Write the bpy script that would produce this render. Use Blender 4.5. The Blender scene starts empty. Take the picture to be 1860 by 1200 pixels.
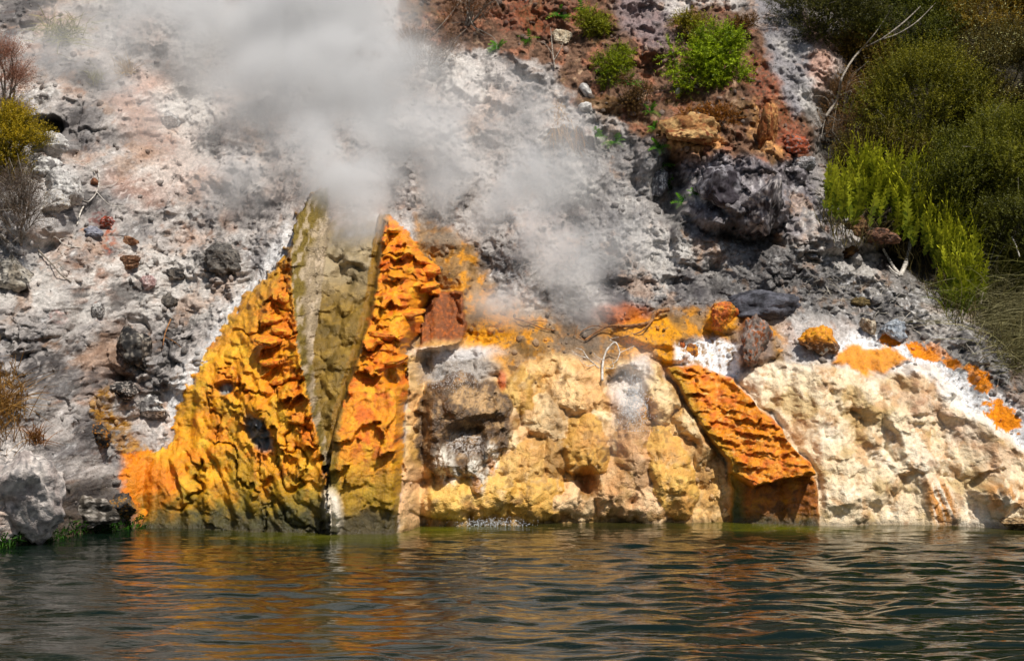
import bpy, math, random
import numpy as np
from mathutils import Vector, Matrix

random.seed(7)
rng = np.random.default_rng(7)
scene = bpy.context.scene
COL = scene.collection

# ------------------------------------------------------------------ camera, sky, sun, exposure
FPX, CAMY, CAMZ, HOR = 3297.0, -22.0, 2.2, 625.0     # focal length in photo pixels, eye position, horizon row
cam_d = bpy.data.cameras.new('camera')
cam = bpy.data.objects.new('camera', cam_d)
COL.objects.link(cam)
cam.location = (0, CAMY, CAMZ)
cam.rotation_euler = (math.radians(90), 0, 0)
cam_d.sensor_width = 36
cam_d.lens = 36 * FPX / 1860
cam_d.shift_y = (HOR - 600) / 1860
cam_d.clip_end = 2000
scene.camera = cam

SUN_EL, SUN_AZ = math.radians(58), math.radians(34)   # azimuth: to the right of the viewer's back
sun_dir = Vector((math.cos(SUN_EL) * math.sin(SUN_AZ), -math.cos(SUN_EL) * math.cos(SUN_AZ), math.sin(SUN_EL)))
world = bpy.data.worlds.new('World')
scene.world = world
world.use_nodes = True
wt = world.node_tree
sky = wt.nodes.new('ShaderNodeTexSky')
sky.sky_type = 'NISHITA'
sky.sun_disc = False
sky.sun_elevation = SUN_EL
sky.sun_rotation = math.pi - SUN_AZ
sky.air_density = 1.0
sky.dust_density = 2.0
wt.nodes['Background'].inputs['Strength'].default_value = 0.07
wt.links.new(sky.outputs[0], wt.nodes['Background'].inputs['Color'])
sun_l = bpy.data.lights.new('sun', 'SUN')
sun_l.energy = 4.8
sun_l.angle = math.radians(0.6)
sun_l.color = (1.0, 0.95, 0.87)
sun = bpy.data.objects.new('sun', sun_l)
COL.objects.link(sun)
sun.location = (10, -15, 25)
sun.rotation_euler = (-sun_dir).to_track_quat('-Z', 'Y').to_euler()
scene.view_settings.view_transform = 'Standard'
scene.view_settings.look = 'None'
scene.view_settings.exposure = 0.0
scene.view_settings.gamma = 1.0
scene.view_settings.use_curve_mapping = False
cy = scene.cycles
cy.use_denoising = True
try:
    cy.denoiser = 'OPENIMAGEDENOISE'
except Exception:
    pass
cy.max_bounces = 5
cy.diffuse_bounces = 2
cy.glossy_bounces = 3
cy.transmission_bounces = 3
cy.volume_bounces = 2
cy.transparent_max_bounces = 6
cy.volume_step_rate = 1.0
cy.volume_max_steps = 96

# ------------------------------------------------------------------ helpers: colour, noise, masks
def lin(r, g, b):
    f = lambda c: (c / 255 / 12.92) if c <= 10 else ((c / 255 + 0.055) / 1.055) ** 2.4
    return np.array([f(r), f(g), f(b)], np.float32)

def sstep(a, b, x):
    t = np.clip((x - a) / (b - a), 0, 1)
    return t * t * (3 - 2 * t)

_g = np.random.default_rng(11)
_ang = _g.uniform(0, 2 * np.pi, 256)
GX, GY = np.cos(_ang).astype(np.float32), np.sin(_ang).astype(np.float32)

def _hash(ix, iy, seed):
    h = (ix.astype(np.int64) * 374761393 + iy.astype(np.int64) * 668265263 + seed * 974711) & 0x7fffffff
    h = ((h ^ (h >> 13)) * 1274126177) & 0x7fffffff
    return h ^ (h >> 16)

def perlin(x, y, seed=0):
    x = np.asarray(x, np.float32); y = np.asarray(y, np.float32)
    ix = np.floor(x); iy = np.floor(y)
    fx = x - ix; fy = y - iy
    u = fx * fx * fx * (fx * (fx * 6 - 15) + 10)
    v = fy * fy * fy * (fy * (fy * 6 - 15) + 10)
    def g(dx, dy):
        h = _hash(ix + dx, iy + dy, seed) & 255
        return GX[h] * (fx - dx) + GY[h] * (fy - dy)
    a = g(0, 0); b = g(1, 0); c = g(0, 1); d = g(1, 1)
    return 1.5 * ((a + (b - a) * u) * (1 - v) + (c + (d - c) * u) * v)

def fbm(x, y, octv=4, seed=0, gain=0.5):
    s = 0; a = 1.0; t = 0
    for i in range(octv):
        s = s + a * perlin(x * 2 ** i + 17.3 * i, y * 2 ** i - 9.1 * i, seed + i); t += a; a *= gain
    return s / t * 1.4

def ridged(x, y, octv=4, seed=0, gain=0.55):
    s = 0; a = 1.0; t = 0
    for i in range(octv):
        n = 1 - np.abs(perlin(x * 2 ** i + 7.7 * i, y * 2 ** i + 3.1 * i, seed + i)) * 1.6
        s = s + a * n; t += a; a *= gain
    return s / t

def worley(x, y, seed=0, jit=0.9):
    x = np.asarray(x, np.float32); y = np.asarray(y, np.float32)
    ix = np.floor(x); iy = np.floor(y)
    f1 = np.full(x.shape, 9., np.float32); f2 = f1.copy(); idv = np.zeros(x.shape, np.float32)
    for dx in (-1, 0, 1):
        for dy in (-1, 0, 1):
            h = _hash(ix + dx, iy + dy, seed)
            px_ = ix + dx + 0.5 + jit * ((h & 1023) / 1023.0 - 0.5)
            py_ = iy + dy + 0.5 + jit * (((h >> 10) & 1023) / 1023.0 - 0.5)
            d = np.sqrt((x - px_) ** 2 + (y - py_) ** 2).astype(np.float32)
            nearer = d < f1
            f2 = np.where(nearer, f1, np.minimum(f2, d))
            idv = np.where(nearer, ((h >> 20) & 1023) / 1023.0, idv)
            f1 = np.minimum(f1, d)
    return f1, f2, idv

def cauli(x, y, seed=0):
    """rounded cushions meeting in creases"""
    f1, f2, i = worley(x, y, seed)
    return np.sqrt(np.clip(1 - (f1 / 0.95) ** 2, 0, 1)) - 0.5

def sd_poly(px, py, pts):
    """signed distance, positive inside"""
    d = np.full(px.shape, 1e18, np.float32); ins = np.zeros(px.shape, bool)
    n = len(pts)
    for i in range(n):
        x0, y0 = pts[i]; x1, y1 = pts[(i + 1) % n]
        ex, ey = x1 - x0, y1 - y0
        wx, wy = px - x0, py - y0
        t = np.clip((wx * ex + wy * ey) / (ex * ex + ey * ey + 1e-9), 0, 1)
        d = np.minimum(d, (wx - ex * t) ** 2 + (wy - ey * t) ** 2)
        c = ((y0 <= py) != (y1 <= py))
        with np.errstate(divide='ignore', invalid='ignore'):
            xi = x0 + (py - y0) * ex / (ey if ey else 1e-9)
        ins ^= c & (px < xi)
    d = np.sqrt(d)
    return np.where(ins, d, -d)

def ledges(x, z, k, seed, rag=.35, xs=2.2):
    """broken, ragged shelves: jump out at a lip, fall back above it; strength varies along each shelf"""
    t = z * k + rag * fbm(x * 2.3, z * 2.3, 3, seed) + rag * .45 * fbm(x * 11, z * 8, 3, seed + 3)
    t = t + .35 * np.round(1.4 * perlin(x * 1.7, z * 1.1, seed + 5))
    cell = np.floor(t); f = t - cell
    amp = np.clip(.45 + 1.1 * perlin(x * xs + cell * 5.3, cell * 3.7 + .5, seed + 7), 0, 1.15)
    return amp * ((1 - f) ** 1.4) * sstep(0, .06, f)

# ------------------------------------------------------------------ the slope as one relief sheet Y = f(X, Z)
def axis(core, out_hi, n_hi, out_lo, n_lo):
    hi = core[-1] + (out_hi - core[-1]) * np.linspace(0, 1, n_hi + 1)[1:] ** 2
    lo = core[0] - (core[0] - out_lo) * np.linspace(0, 1, n_lo + 1)[1:][::-1] ** 2
    return np.concatenate([lo, core, hi])
xa = np.arange(-6.3, 6.3, 0.0150)
xcore = np.concatenate([np.arange(-8.4, -6.3, 0.022), xa, np.arange(6.3, 8.4, 0.022)])
XS = axis(xcore, 45, 46, -45, 46)
zcore = np.concatenate([np.arange(-0.03, 3.6, 0.0130), np.arange(3.6, 8.3, 0.0185)])
ZS = axis(zcore, 26, 44, -1.2, 14)
NX, NZ = len(XS), len(ZS)
X, Z = [a.astype(np.float32).ravel() for a in np.meshgrid(XS, ZS)]

_sp = np.array([(-900, 1080), (-300, 1018), (0, 996), (90, 982), (170, 966), (250, 958), (400, 960), (600, 968), (718, 968), (765, 953), (900, 950), (1100, 945), (1310, 946), (1500, 952), (1700, 950), (1860, 960), (2300, 975)], float)
_sY = FPX * CAMZ / (_sp[:, 1] - HOR) + CAMY
_sX = (_sp[:, 0] - 930) * (_sY - CAMY) / FPX
shore = (np.interp(X, _sX, _sY) + .16 * fbm(X * .9, X * 0, 3, 900) + .05 * fbm(X * 5, X * 0, 2, 901)).astype(np.float32)
prof = np.interp(Z, [-1.2, 0, 1, 2, 2.6, 4, 6, 8.3, 14, 26], [-2.6, 0, .55, 1.15, 1.75, 2.95, 4.65, 6.75, 12, 22]).astype(np.float32)
Yb = prof + shore * np.clip(1.02 - Z / 8, 0.12, 1)
Yb -= (np.abs(np.clip(X, -60, -6)) - 6) * 0.25 + (np.clip(X, 7, 60) - 7) * 0.12

def project(x, y, z):
    k = FPX / (y - CAMY)
    return 930 + x * k, HOR - (z - CAMZ) * k

class Fields: pass

def masks_at(px, py):
    """lazy named polygon masks in photo coordinates, with ragged edges"""
    wA = fbm(X * 3.1, Z * 3.1, 4, 50); wB = fbm(X * 3.1, Z * 3.1, 4, 60)
    def P(pts, soft=6, warp=14, off=0):
        pts = np.array(pts, float)
        m = soft * 2 + warp * 2 + 5
        i = np.nonzero((px > pts[:, 0].min() - m) & (px < pts[:, 0].max() + m) & (py > pts[:, 1].min() - m) & (py < pts[:, 1].max() + m))[0]
        out = np.zeros(px.shape, np.float32)
        sd = sd_poly(px[i] + warp * wA[i], py[i] + warp * wB[i], pts) + off
        out[i] = sstep(-soft, soft, sd)
        return out
    def E(cx, cy_, rx, ry, rot=0, warp=10, hard=0.35):
        """soft ellipse 1 inside .. 0 outside"""
        r = max(rx, ry) * 1.6 + warp * 2
        i = np.nonzero((np.abs(px - cx) < r) & (np.abs(py - cy_) < r))[0]
        out = np.zeros(px.shape, np.float32)
        dx = px[i] - cx + warp * wA[i]; dy = py[i] - cy_ + warp * wB[i]
        c, s = math.cos(math.radians(rot)), math.sin(math.radians(rot))
        d = np.sqrt(((dx * c + dy * s) / rx) ** 2 + ((-dx * s + dy * c) / ry) ** 2)
        out[i] = 1 - sstep(1 - hard, 1 + hard, d)
        return out
    def D(cx, cy_, rx, ry, rot=0, warp=4, p=0.5):
        """dome height 0..1"""
        r = max(rx, ry) + warp * 2
        i = np.nonzero((np.abs(px - cx) < r) & (np.abs(py - cy_) < r))[0]
        out = np.zeros(px.shape, np.float32)
        dx = px[i] - cx + warp * wA[i]; dy = py[i] - cy_ + warp * wB[i]
        c, s = math.cos(math.radians(rot)), math.sin(math.radians(rot))
        d2 = ((dx * c + dy * s) / rx) ** 2 + ((-dx * s + dy * c) / ry) ** 2
        out[i] = np.clip(1 - d2, 0, 1) ** p
        return out
    return P, E, D

# outlines of the formations, photo pixels on the slope
CONE_L = ([332, 360, 440, 490, 530, 575, 650, 710, 760, 800, 830, 880, 990], [592, 556, 521, 497, 452, 416, 371, 333, 319, 313, 262, 236, 246])
CREST_L = ([330, 360, 410, 488, 560, 640, 700, 780, 866, 990], [597, 562, 535, 531, 538, 547, 560, 578, 595, 600])
CHAN_L = ([332, 400, 480, 540, 600, 660, 740, 800, 862, 990], [598, 600, 592, 584, 575, 568, 581, 592, 600, 602])
CHAN_R = ([330, 390, 440, 500, 560, 620, 680, 740, 800, 866, 990], [690, 688, 678, 669, 660, 642, 626, 607, 598, 596, 600])
CREST_R = ([330, 390, 440, 500, 560, 620, 680, 740, 800, 866, 990], [702, 702, 697, 690, 682, 664, 645, 622, 606, 598, 600])
OUT_R = ([330, 388, 420, 460, 485, 510, 530, 560, 600, 640, 700, 760, 850, 930, 990], [703, 706, 738, 768, 797, 791, 800, 772, 764, 737, 741, 736, 731, 725, 720])
BLOCK = [(1213, 668), (1262, 660), (1335, 690), (1395, 752), (1482, 858), (1490, 990), (1330, 990), (1322, 842), (1270, 770)]
MID = [(742, 640), (790, 618), (870, 625), (930, 680), (1000, 640), (1090, 665), (1140, 645), (1195, 665), (1230, 710), (1290, 800), (1325, 850), (1340, 1010), (722, 1010), (735, 800)]
CREAM = [(1345, 690), (1400, 655), (1500, 665), (1600, 680), (1680, 665), (1760, 740), (1880, 830), (1960, 860), (1960, 1010), (1480, 1010), (1480, 860), (1400, 755)]

G_ = lambda *a: lin(*a)
# cushions below the springs: centre, half size, height, tilt, two colours, how they look
DOMES = [(1050, 726, 60, 44, .34, 0, (232, 190, 140), (238, 206, 166), 'smooth peach dome below the bleached arching branch'),
 (1066, 822, 50, 50, .42, 0, (186, 136, 56), (222, 176, 90), 'ochre hood over a small rust hollow'),
 (945, 724, 28, 40, .28, 0, (178, 134, 52), (226, 190, 120), 'upright ochre cushion beside the red trickle'),
 (995, 768, 46, 40, .30, 10, (196, 158, 116), (236, 216, 184), 'tan and cream cushion left of the peach dome'),
 (820, 916, 80, 32, .34, 4, (222, 178, 88), (232, 196, 116), 'yellow cushion at the waterline under the brown boulder'),
 (905, 905, 60, 36, .36, -8, (212, 164, 74), (230, 196, 122), 'yellow cushion at the waterline right of the boulder drips'),
 (975, 915, 60, 34, .36, 8, (206, 156, 66), (226, 186, 104), 'ochre cushion at the waterline left of the centre'),
 (955, 850, 52, 36, .28, 20, (200, 158, 84), (228, 190, 128), 'ochre cushion in the second row'),
 (780, 840, 46, 34, .30, 0, (154, 118, 66), (218, 172, 92), 'brown furry cushion at the left foot of the boulder'),
 (1150, 830, 40, 74, .34, -14, (176, 138, 110), (220, 186, 156), 'pink-brown flow under the white spout'),
 (1222, 880, 46, 64, .40, -12, (200, 150, 66), (230, 190, 104), 'tall yellow flow beside the ramp'),
 (1272, 806, 24, 46, .26, -24, (230, 208, 176), (206, 166, 110), 'cream flow high beside the left edge of the ramp'),
 (1112, 900, 48, 42, .34, 0, (190, 150, 116), (228, 190, 150), 'brownish pink cushion right of the rust hollow'),
 (1030, 918, 50, 28, .32, 0, (228, 186, 146), (238, 216, 186), 'pale peach cushion at the waterline'),
 (1200, 730, 34, 44, .26, -10, (234, 212, 178), (214, 178, 120), 'cream cushion right of the white spout'),
 (1010, 836, 28, 54, .28, 0, (136, 104, 62), (196, 150, 80), 'dark tan flow left of the ochre hood'),
 (928, 790, 34, 50, .24, 0, (236, 214, 182), (222, 178, 140), 'cream ridge right of the brown boulder'),
 (1100, 780, 34, 60, .26, -20, (240, 226, 200), (222, 190, 150), 'pale flow below the white spout'),
 (1180, 930, 44, 26, .30, 0, (226, 184, 150), (236, 210, 180), 'low peach cushion at the waterline left of the tall yellow flow')]

def relief(px, py, F):
    P, E, D = masks_at(px, py)
    F.P, F.E, F.D = P, E, D
    inview = (np.abs(X) < 9) & (Z < 9)
    at = lambda tab: np.interp(py, *tab).astype(np.float32)
    # regions ------------------------------------------------------
    jx = 5 * fbm(X * 9, Z * 9, 3, 5)
    cl, cr = at(CONE_L) + 2.5 * jx + (6 + 22 * sstep(780, 860, py)) * fbm(X * 2.4, Z * 2.4, 3, 6), at(OUT_R) + 1.2 * jx
    crl, chl, chr_, crr = at(CREST_L) + 0.5 * jx, at(CHAN_L), at(CHAN_R), at(CREST_R)
    incone = inview & (py > 328)
    F.flank = incone & (px > cl) & (px <= crl)
    F.lwall = incone & (px > crl) & (px <= chl) & (py > 340) & (py < 845) & (chl - crl > 4)
    F.chan = incone & (px > chl) & (px <= chr_) & (py > 385) & (py < 862)
    F.rwall = incone & (px > chr_) & (px <= cr) & (py > 388)
    F.mid = P(MID, 8, 10); F.cream = P(CREAM, 10, 14)
    F.block = P(BLOCK, 3.5, 6)
    F.lower = P([(430, 560), (560, 330), (700, 380), (860, 430), (900, 560), (1060, 560), (1230, 560), (1340, 540), (1560, 590), (1700, 640), (1900, 780), (2000, 1020), (190, 1020), (250, 780)], 26, 10)
    # general crags --------------------------------------------------
    n1 = fbm(X * .5, Z * .6, 3, 1)
    n2 = ridged(X * 1.3 + .3 * n1, Z * 1.5, 5, 2)
    n3 = ridged(X * 5, Z * 5.5, 3, 3)
    wx = X + .1 * fbm(X * 4, Z * 4, 2, 8); wz = Z + .1 * fbm(X * 4 + 9, Z * 4, 2, 9)
    f1, f2, cid = worley(wx * 1.9, wz * 2.3, 12)
    g1, g2, gid = worley(wx * 6.5, wz * 7.5, 13)
    h1, h2, hid = worley(wx * 17, wz * 19, 14)
    chunk = (cid - .5) * sstep(0, .22, f2 - f1)
    chunk2 = (gid - .4) * sstep(0, .25, g2 - g1)
    chunk3 = (hid - .4) * sstep(0, .3, h2 - h1)
    rough = .75 + .5 * fbm(X * .8 + 40, Z * .8, 2, 21)
    rocky = P([(1150, 240), (1480, 250), (1620, 500), (1900, 690), (1900, 800), (1500, 600), (1300, 540), (1180, 420)], 30, 20) + .8 * P([(-200, 440), (330, 460), (480, 560), (300, 760), (250, 960), (-200, 1000)], 40, 25)
    R = .34 * n1 + (.30 * (n2 - .55) + .10 * (n3 - .5)) * rough + (.20 * chunk + .11 * chunk2 * (.45 + rocky) + .036 * chunk3 * (.5 + rocky)) * (.35 + .9 * sstep(-.3, .4, fbm(X * .9 + 3, Z * .9, 3, 22)))
    soil = P([(725, -60), (1110, -60), (1200, 50), (1300, 0), (1370, 40), (1480, 230), (1475, 290), (1400, 325), (1230, 305), (1185, 255), (1100, 215), (1050, 190), (1000, 120), (880, 80), (725, 80)], 12, 22)
    F.soil = soil
    R += soil * (.10 * fbm(X * 3, Z * 3, 4, 31) + .05 * (ridged(X * 8, Z * 8, 3, 32) - .5))
    # gully on the right filled with bush: the slope falls back behind its edge
    gul = P([(1420, -80), (1530, 60), (1530, 130), (1485, 200), (1480, 280), (1570, 440), (1660, 520), (1760, 570), (1870, 690), (2600, 900), (2600, -80)], 40, 8)
    F.gul = gul
    R -= gul * 1.0
    # left: bulging white rock, hollow above it, ledges
    R += .5 * D(60, 340, 100, 130, 0, 24, .8) + .2 * D(95, 275, 45, 32, 0, 12) + .22 * D(110, 345, 42, 46, 0, 14) + .2 * D(60, 400, 75, 60, 0, 20)
    R -= .55 * E(88, 232, 34, 20, 15, 5)
    R += .35 * D(40, 540, 120, 80, 0, 12) + .3 * D(30, 860, 90, 120, 0, 10) - .28 * E(20, 525, 26, 38, 0, 6)
    R -= .26 * E(238, 615, 34, 40, 20, 8); R += .30 * D(245, 640, 48, 48, 0, 14) + .22 * D(215, 720, 60, 40, 0, 16)
    R -= .2 * E(215, 690, 26, 14, 0, 5)
    R += .18 * D(400, 470, 60, 50, 0, 20) + .2 * D(320, 660, 70, 60, 0, 20)
    R += .25 * D(160, 905, 95, 60, 0, 14)
    # right: jagged grey outcrop and others
    R += .55 * D(1330, 350, 110, 85, 10, 16) - .35 * E(1215, 345, 28, 55, 0, 8) + .35 * D(1260, 250, 75, 45, 0, 14) + .3 * D(1390, 260, 60, 60, 0, 14)
    R -= .25 * E(1350, 430, 70, 16, 10, 8); R -= .2 * E(1380, 245, 10, 60, 10, 4)
    R += .25 * D(1270, 430, 50, 60, 0, 14) + .2 * D(1180, 300, 30, 60, 0, 10)
    R += .25 * D(1590, 440, 90, 40, 5, 14) - .4 * E(1580, 470, 70, 22, 5, 8) + .3 * D(1620, 430, 40, 18, 0, 6)
    # calm the crags where sinter covers them
    calm = np.clip(F.lower, 0, 1)
    R = R * (1 - .72 * calm)
    # ---- mid: cushions of sinter under the springs
    warpx = X + .06 * fbm(X * 5, Z * 5, 3, 71); warpz = Z + .06 * fbm(X * 5, Z * 5 + 7, 3, 72)
    c1 = cauli(warpx * 2.3, warpz * 2.0, 41); c2 = cauli(warpx * 5.6, warpz * 5.0, 42); c3 = cauli(warpx * 14, warpz * 13, 43); c4 = cauli(warpx * 30, warpz * 30, 44)
    F.c1, F.c2, F.c3, F.c4 = c1, c2, c3, c4
    F.i1 = worley(warpx * 2.3, warpz * 2.0, 41)[2]; F.i2 = worley(warpx * 5.6, warpz * 5.0, 42)[2]; F.i3 = worley(warpx * 14, warpz * 13, 43)[2]
    fine = .010 * c3 + .004 * c4
    drape = ridged(X * 7 + .5 * fbm(X * 3, Z * 3, 2, 77), Z * 1.6, 4, 75)
    dz_ = sstep(-.2, .4, fbm(X * 1.2, Z * 1.2, 2, 78))
    M = .10 * c1 + .10 * c2 + .05 * fbm(X * 2.5, Z * 2, 3, 73)
    M -= .20 * E(1085, 885, 16, 34, 0, 8)
    F.dome = np.zeros(px.shape, np.int32); best = M.copy()
    for i_, (dx_, dy_, rx_, ry_, am, rot_, *_r) in enumerate(DOMES):
        r_ = max(rx_, ry_ * 1.9) + 50
        k_ = np.nonzero((np.abs(px - dx_) < r_) & (np.abs(py - dy_) < r_))[0]
        wa = fbm(X[k_] * 2.6 + i_, Z[k_] * 2.6, 3, 50 + i_); wb = fbm(X[k_] * 2.6, Z[k_] * 2.6 + i_, 3, 90 + i_)
        ux = px[k_] - dx_ + 20 * wa; uy = py[k_] - dy_ + 20 * wb
        c_, s_ = math.cos(math.radians(rot_)), math.sin(math.radians(rot_))
        a_ = (ux * c_ + uy * s_) / rx_; b_ = (-ux * s_ + uy * c_) / ry_
        b_ = np.where(b_ < 0, b_ / 1.75, b_)                      # drawn-out back, blunt foot
        hgt = am * np.clip(1 - a_ * a_ - b_ * b_, 0, 1) ** .55
        hgt = hgt * (.9 + .18 * c1[k_]) + np.where(hgt > 0, .03, -9)
        up_ = hgt > best[k_]
        F.dome[k_[up_]] = i_ + 1
        best[k_] = np.maximum(best[k_], hgt)
    M = best + .085 * c2 + .062 * c3 + .022 * c4 + .05 * (drape - .5) * dz_
    M -= .26 * E(1064, 872, 20, 28, 0, 8)
    # brown bubbly boulder and the spring above
    bb = D(836, 775, 94, 100, 0, 26, .5)
    F.boulder = (bb > 0.12)
    M = M * (1 - .8 * np.clip(bb * 2, 0, 1)) + bb * .58 + .14 * D(785, 735, 48, 50, 0, 18, .7) + .10 * D(855, 735, 50, 35, 0, 4)
    M += np.clip(bb * 2, 0, 1) * (.075 * cauli(X * 7, Z * 7, 48) + .035 * cauli(X * 22, Z * 22, 49))
    M -= .26 * E(845, 800, 36, 30, -20, 7) + .12 * E(870, 770, 40, 16, -10, 4)
    M += .12 * D(865, 860, 16, 40, -12, 2) + .1 * D(893, 832, 12, 34, 0, 2) + .08 * D(820, 850, 10, 40, -15, 2) + .08 * D(805, 838, 9, 34, -10, 2)
    M -= .07 * E(830, 668, 66, 24, 4, 14, .7)
    M -= .2 * E(1140, 700, 30, 30, 30, 6)
    M += .10
    R = R * (1 - F.mid) + F.mid * (R * .5 + M)
    # ---- right cream apron
    A = .16 * c1 + .10 * c2 + .08 * fbm(X * 2.2, Z * 2.2, 4, 84) + .030 * ridged(X * 3 - Z * 1.5, Z * 3 + X, 5, 81) + .035 * c3 * (.4 + .6 * sstep(-.2, .4, fbm(X * 1.5, Z * 1.5, 2, 83))) + .012 * (n3 - .5) + .006 * c4 + .02 * chunk3
    A += .22 * D(1640, 800, 84, 62, 35, 26, .9) + .2 * D(1590, 730, 84, 44, 20, 24, .9) + .26 * D(1812, 888, 56, 46, 10, 18, .7) + .15 * D(1560, 880, 84, 64, 0, 24, .9) + .2 * D(1700, 720, 74, 64, 30, 26, .9)
    A -= .18 * E(1790, 868, 34, 10, -25, 4) + .12 * E(1615, 805, 16, 44, -30, 6)
    A += .10 * D(1708, 905, 34, 66, -18, 10, .8) + .06
    drip = ridged((X + .32 * Z) * 15, Z * .8, 3, 86)
    dz = np.clip(E(1708, 912, 34, 60, -18, 2) + E(1815, 900, 45, 28, 0, 4), 0, 1)
    A += dz * .06 * (drip - .4)
    R = R * (1 - F.cream) + F.cream * (R * .5 + A)
    # ---- orange and olive humps beside the right wall
    R += .30 * D(828, 500, 42, 38, 30, 14, .7) + .2 * D(800, 440, 38, 26, 0, 12, .8) + .22 * D(870, 560, 44, 66, -20, 20, .8)
    st = P([(775, 532), (842, 528), (846, 595), (838, 625), (760, 640), (764, 560)], 5, 5)
    F.stump = st > .5
    R += .34 * st + st * .04 * (ridged(X * 14, Z * 2, 3, 91) - .5)
    # shelf of the right spring, orange lumps
    R += .20 * E(1195, 605, 70, 22, 0, 8) + .16 * E(1215, 640, 36, 18, 10, 4) + .2 * D(1312, 578, 34, 32, 0, 16, .8) + .26 * D(1370, 620, 38, 50, 0, 22, .9) + .16 * D(1130, 570, 54, 28, 0, 20, .9)
    F.lobe = P([(1510, 655), (1535, 630), (1600, 632), (1658, 655), (1610, 674), (1560, 674)], 5, 16)
    R += .06 * F.lobe
    R += .12 * D(1620, 600, 32, 26, 0, 14, .8)
    # ---- the ramp block: rough sloping top, overhanging lip, sheer front
    b = F.block
    along = np.clip((px - 1215) * .55 + (py - 668) * .83, 0, 260) / 260
    lip = np.interp(px, [1300, 1330, 1365, 1420, 1470, 1500], [850, 856, 884, 870, 862, 862])
    front = sstep(-3, 5, py - lip)
    F.bfront = front * (px > 1345) + (px <= 1345) * sstep(0, 10, px - 1300) * sstep(835, 850, py)
    zz = Z + .03 * fbm(X * 3, Z * 5, 3, 95) + .18 * X
    saw = ledges(X, zz, 5.0, 93)
    topd = .11 * saw + .05 * ledges(X + 3, zz, 13, 94) + .05 * (ridged(X * 6, Z * 8, 4, 96) - .5) + .03 * fbm(X * 14, Z * 20, 3, 97)
    ftop = .22 + .42 * along + topd
    ffr = .30 - .06 * sstep(860, 960, py) + .05 * (ridged(X * 5, Z * 7, 4, 98) - .5) + .035 * (cauli(X * 8, Z * 10, 99))
    hb = ftop * (1 - front) + ffr * front
    R = R * (1 - b) + b * (R * .2 + hb)
    # ---- the split cone
    lp = np.interp(py, [330, 400, 480, 600, 720, 800, 866, 960], [.30, .50, .62, .72, .66, .52, .34, .14])
    t = np.clip((px - cl) / np.maximum(crl - cl, 6), 0, 1)
    diag = ridged(X * 2.6 + Z * 1.8 + .5 * n1, Z * 1.3 - X * .5, 3, 101)
    fl = lp * t ** .75 + .12 * (diag - .55) * sstep(0, .25, t) + .13 * fbm(X * 1.5, Z * 1.3, 3, 102) + .014 * (ridged(X * 12, Z * 4, 3, 103) - .5)
    shelfz = P([(470, 560), (500, 500), (530, 470), (545, 640), (590, 850), (560, 820), (510, 730), (478, 680)], 14, 8)
    zs = Z + .05 * fbm(X * 6, Z * 4, 3, 104) - .25 * X
    fl += shelfz * (.24 * ledges(X, zs, 3.1, 181, .4, 4) + .09 * ledges(X, zs, 8, 182) - .09 + .04 * fbm(X * 16, Z * 16, 3, 105))
    outc = P([(395, 690), (430, 670), (500, 760), (560, 860), (540, 880), (470, 820), (420, 750)], 14, 8)
    zs2 = Z + .10 * fbm(X * 4, Z * 4, 3, 106) + .65 * X
    fl += outc * (.18 * ledges(X, zs2, 2.6, 183, .5, 2) + .07 * ledges(X, zs2, 7, 184) + .04 * fbm(X * 12, Z * 12, 3, 107))
    crk = 1 - np.abs(perlin(X * 1.7 + Z * .9 + .35 * fbm(X * 4, Z * 4, 3, 151), Z * 1.1 - X * .4, 152))
    fl -= .11 * sstep(.93, .995, crk) * sstep(.1, .3, t)
    fl += .05 * ledges(X, zs2, 4.5, 153, .6, 1.5) * sstep(.15, .4, t)
    fl += .012 * c4 + .014 * c3
    fl -= .22 * E(410, 703, 13, 13, 0, 3, .3) + .16 * E(470, 785, 17, 38, -35, 5, .3)
    fl -= .10 * E(318, 880, 8, 40, -15, 3) + .08 * E(400, 880, 9, 60, -20, 4)
    ch = .05 + .36 * cauli(warpx * 3.6, warpz * 3.6, 111) + .11 * cauli(warpx * 8.5, warpz * 8.5, 113) + .05 * c3 + .02 * c4 + .03 * fbm(X * 3, Z * 3, 2, 112) - .18 * E(640, 500, 30, 22, 0, 4) + .1 * sstep(760, 860, py)
    tw = np.clip((px - crl) / np.maximum(chl - crl, 3), 0, 1)
    lw = lp * np.interp(py, [330, 352, 400], [.5, .8, 1.]) * (1 - tw) + ch * tw + .06 * (1 - tw) * (ridged(X * 16, Z * 2.5, 4, 108) - .5) + .05 * ledges(X, Z, 6, 109) * (1 - tw) + .02 * fbm(X * 12, Z * 12, 3, 110)
    rp = np.interp(py, [388, 440, 500, 600, 700, 800, 880, 960], [.34, .50, .62, .70, .66, .54, .34, .14])
    ti = sstep(0, 1, (px - chr_) / np.maximum(crr - chr_, 5))
    to = np.clip((cr - px) / 16, 0, 1)
    zr = Z + .045 * fbm(X * 4, Z * 3, 3, 121) - .10 * X
    per = ledges(X, zr, 3.0, 185, .45, 3); per2 = ledges(X, zr, 9.5, 186, .5, 4)
    up = 1 - sstep(655, 720, py)
    low = (1 - up)
    rw = rp * ti + up * (.32 * (per - .28) + .11 * (per2 - .25)) * ti + low * (.16 * ledges(X, zr, 1.5, 187, .3, 2) + .02 * per2 - .04) * ti
    rw += (.02 + .035 * up) * fbm(X * 8, Z * 10, 4, 123) * ti + low * .05 * (ridged(X * 9, Z * 1.2, 4, 124) - .5) * sstep(690, 720, px) + .01 * c3 + .006 * c4
    rw *= (.25 + .75 * to)
    rw = ch * (1 - ti) + rw * ti
    rw -= .35 * E(722, 678, 20, 24, 0, 4) + .2 * E(772, 555, 22, 26, 30, 4)
    R = np.where(F.flank, R * .25 + fl, R)
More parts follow.
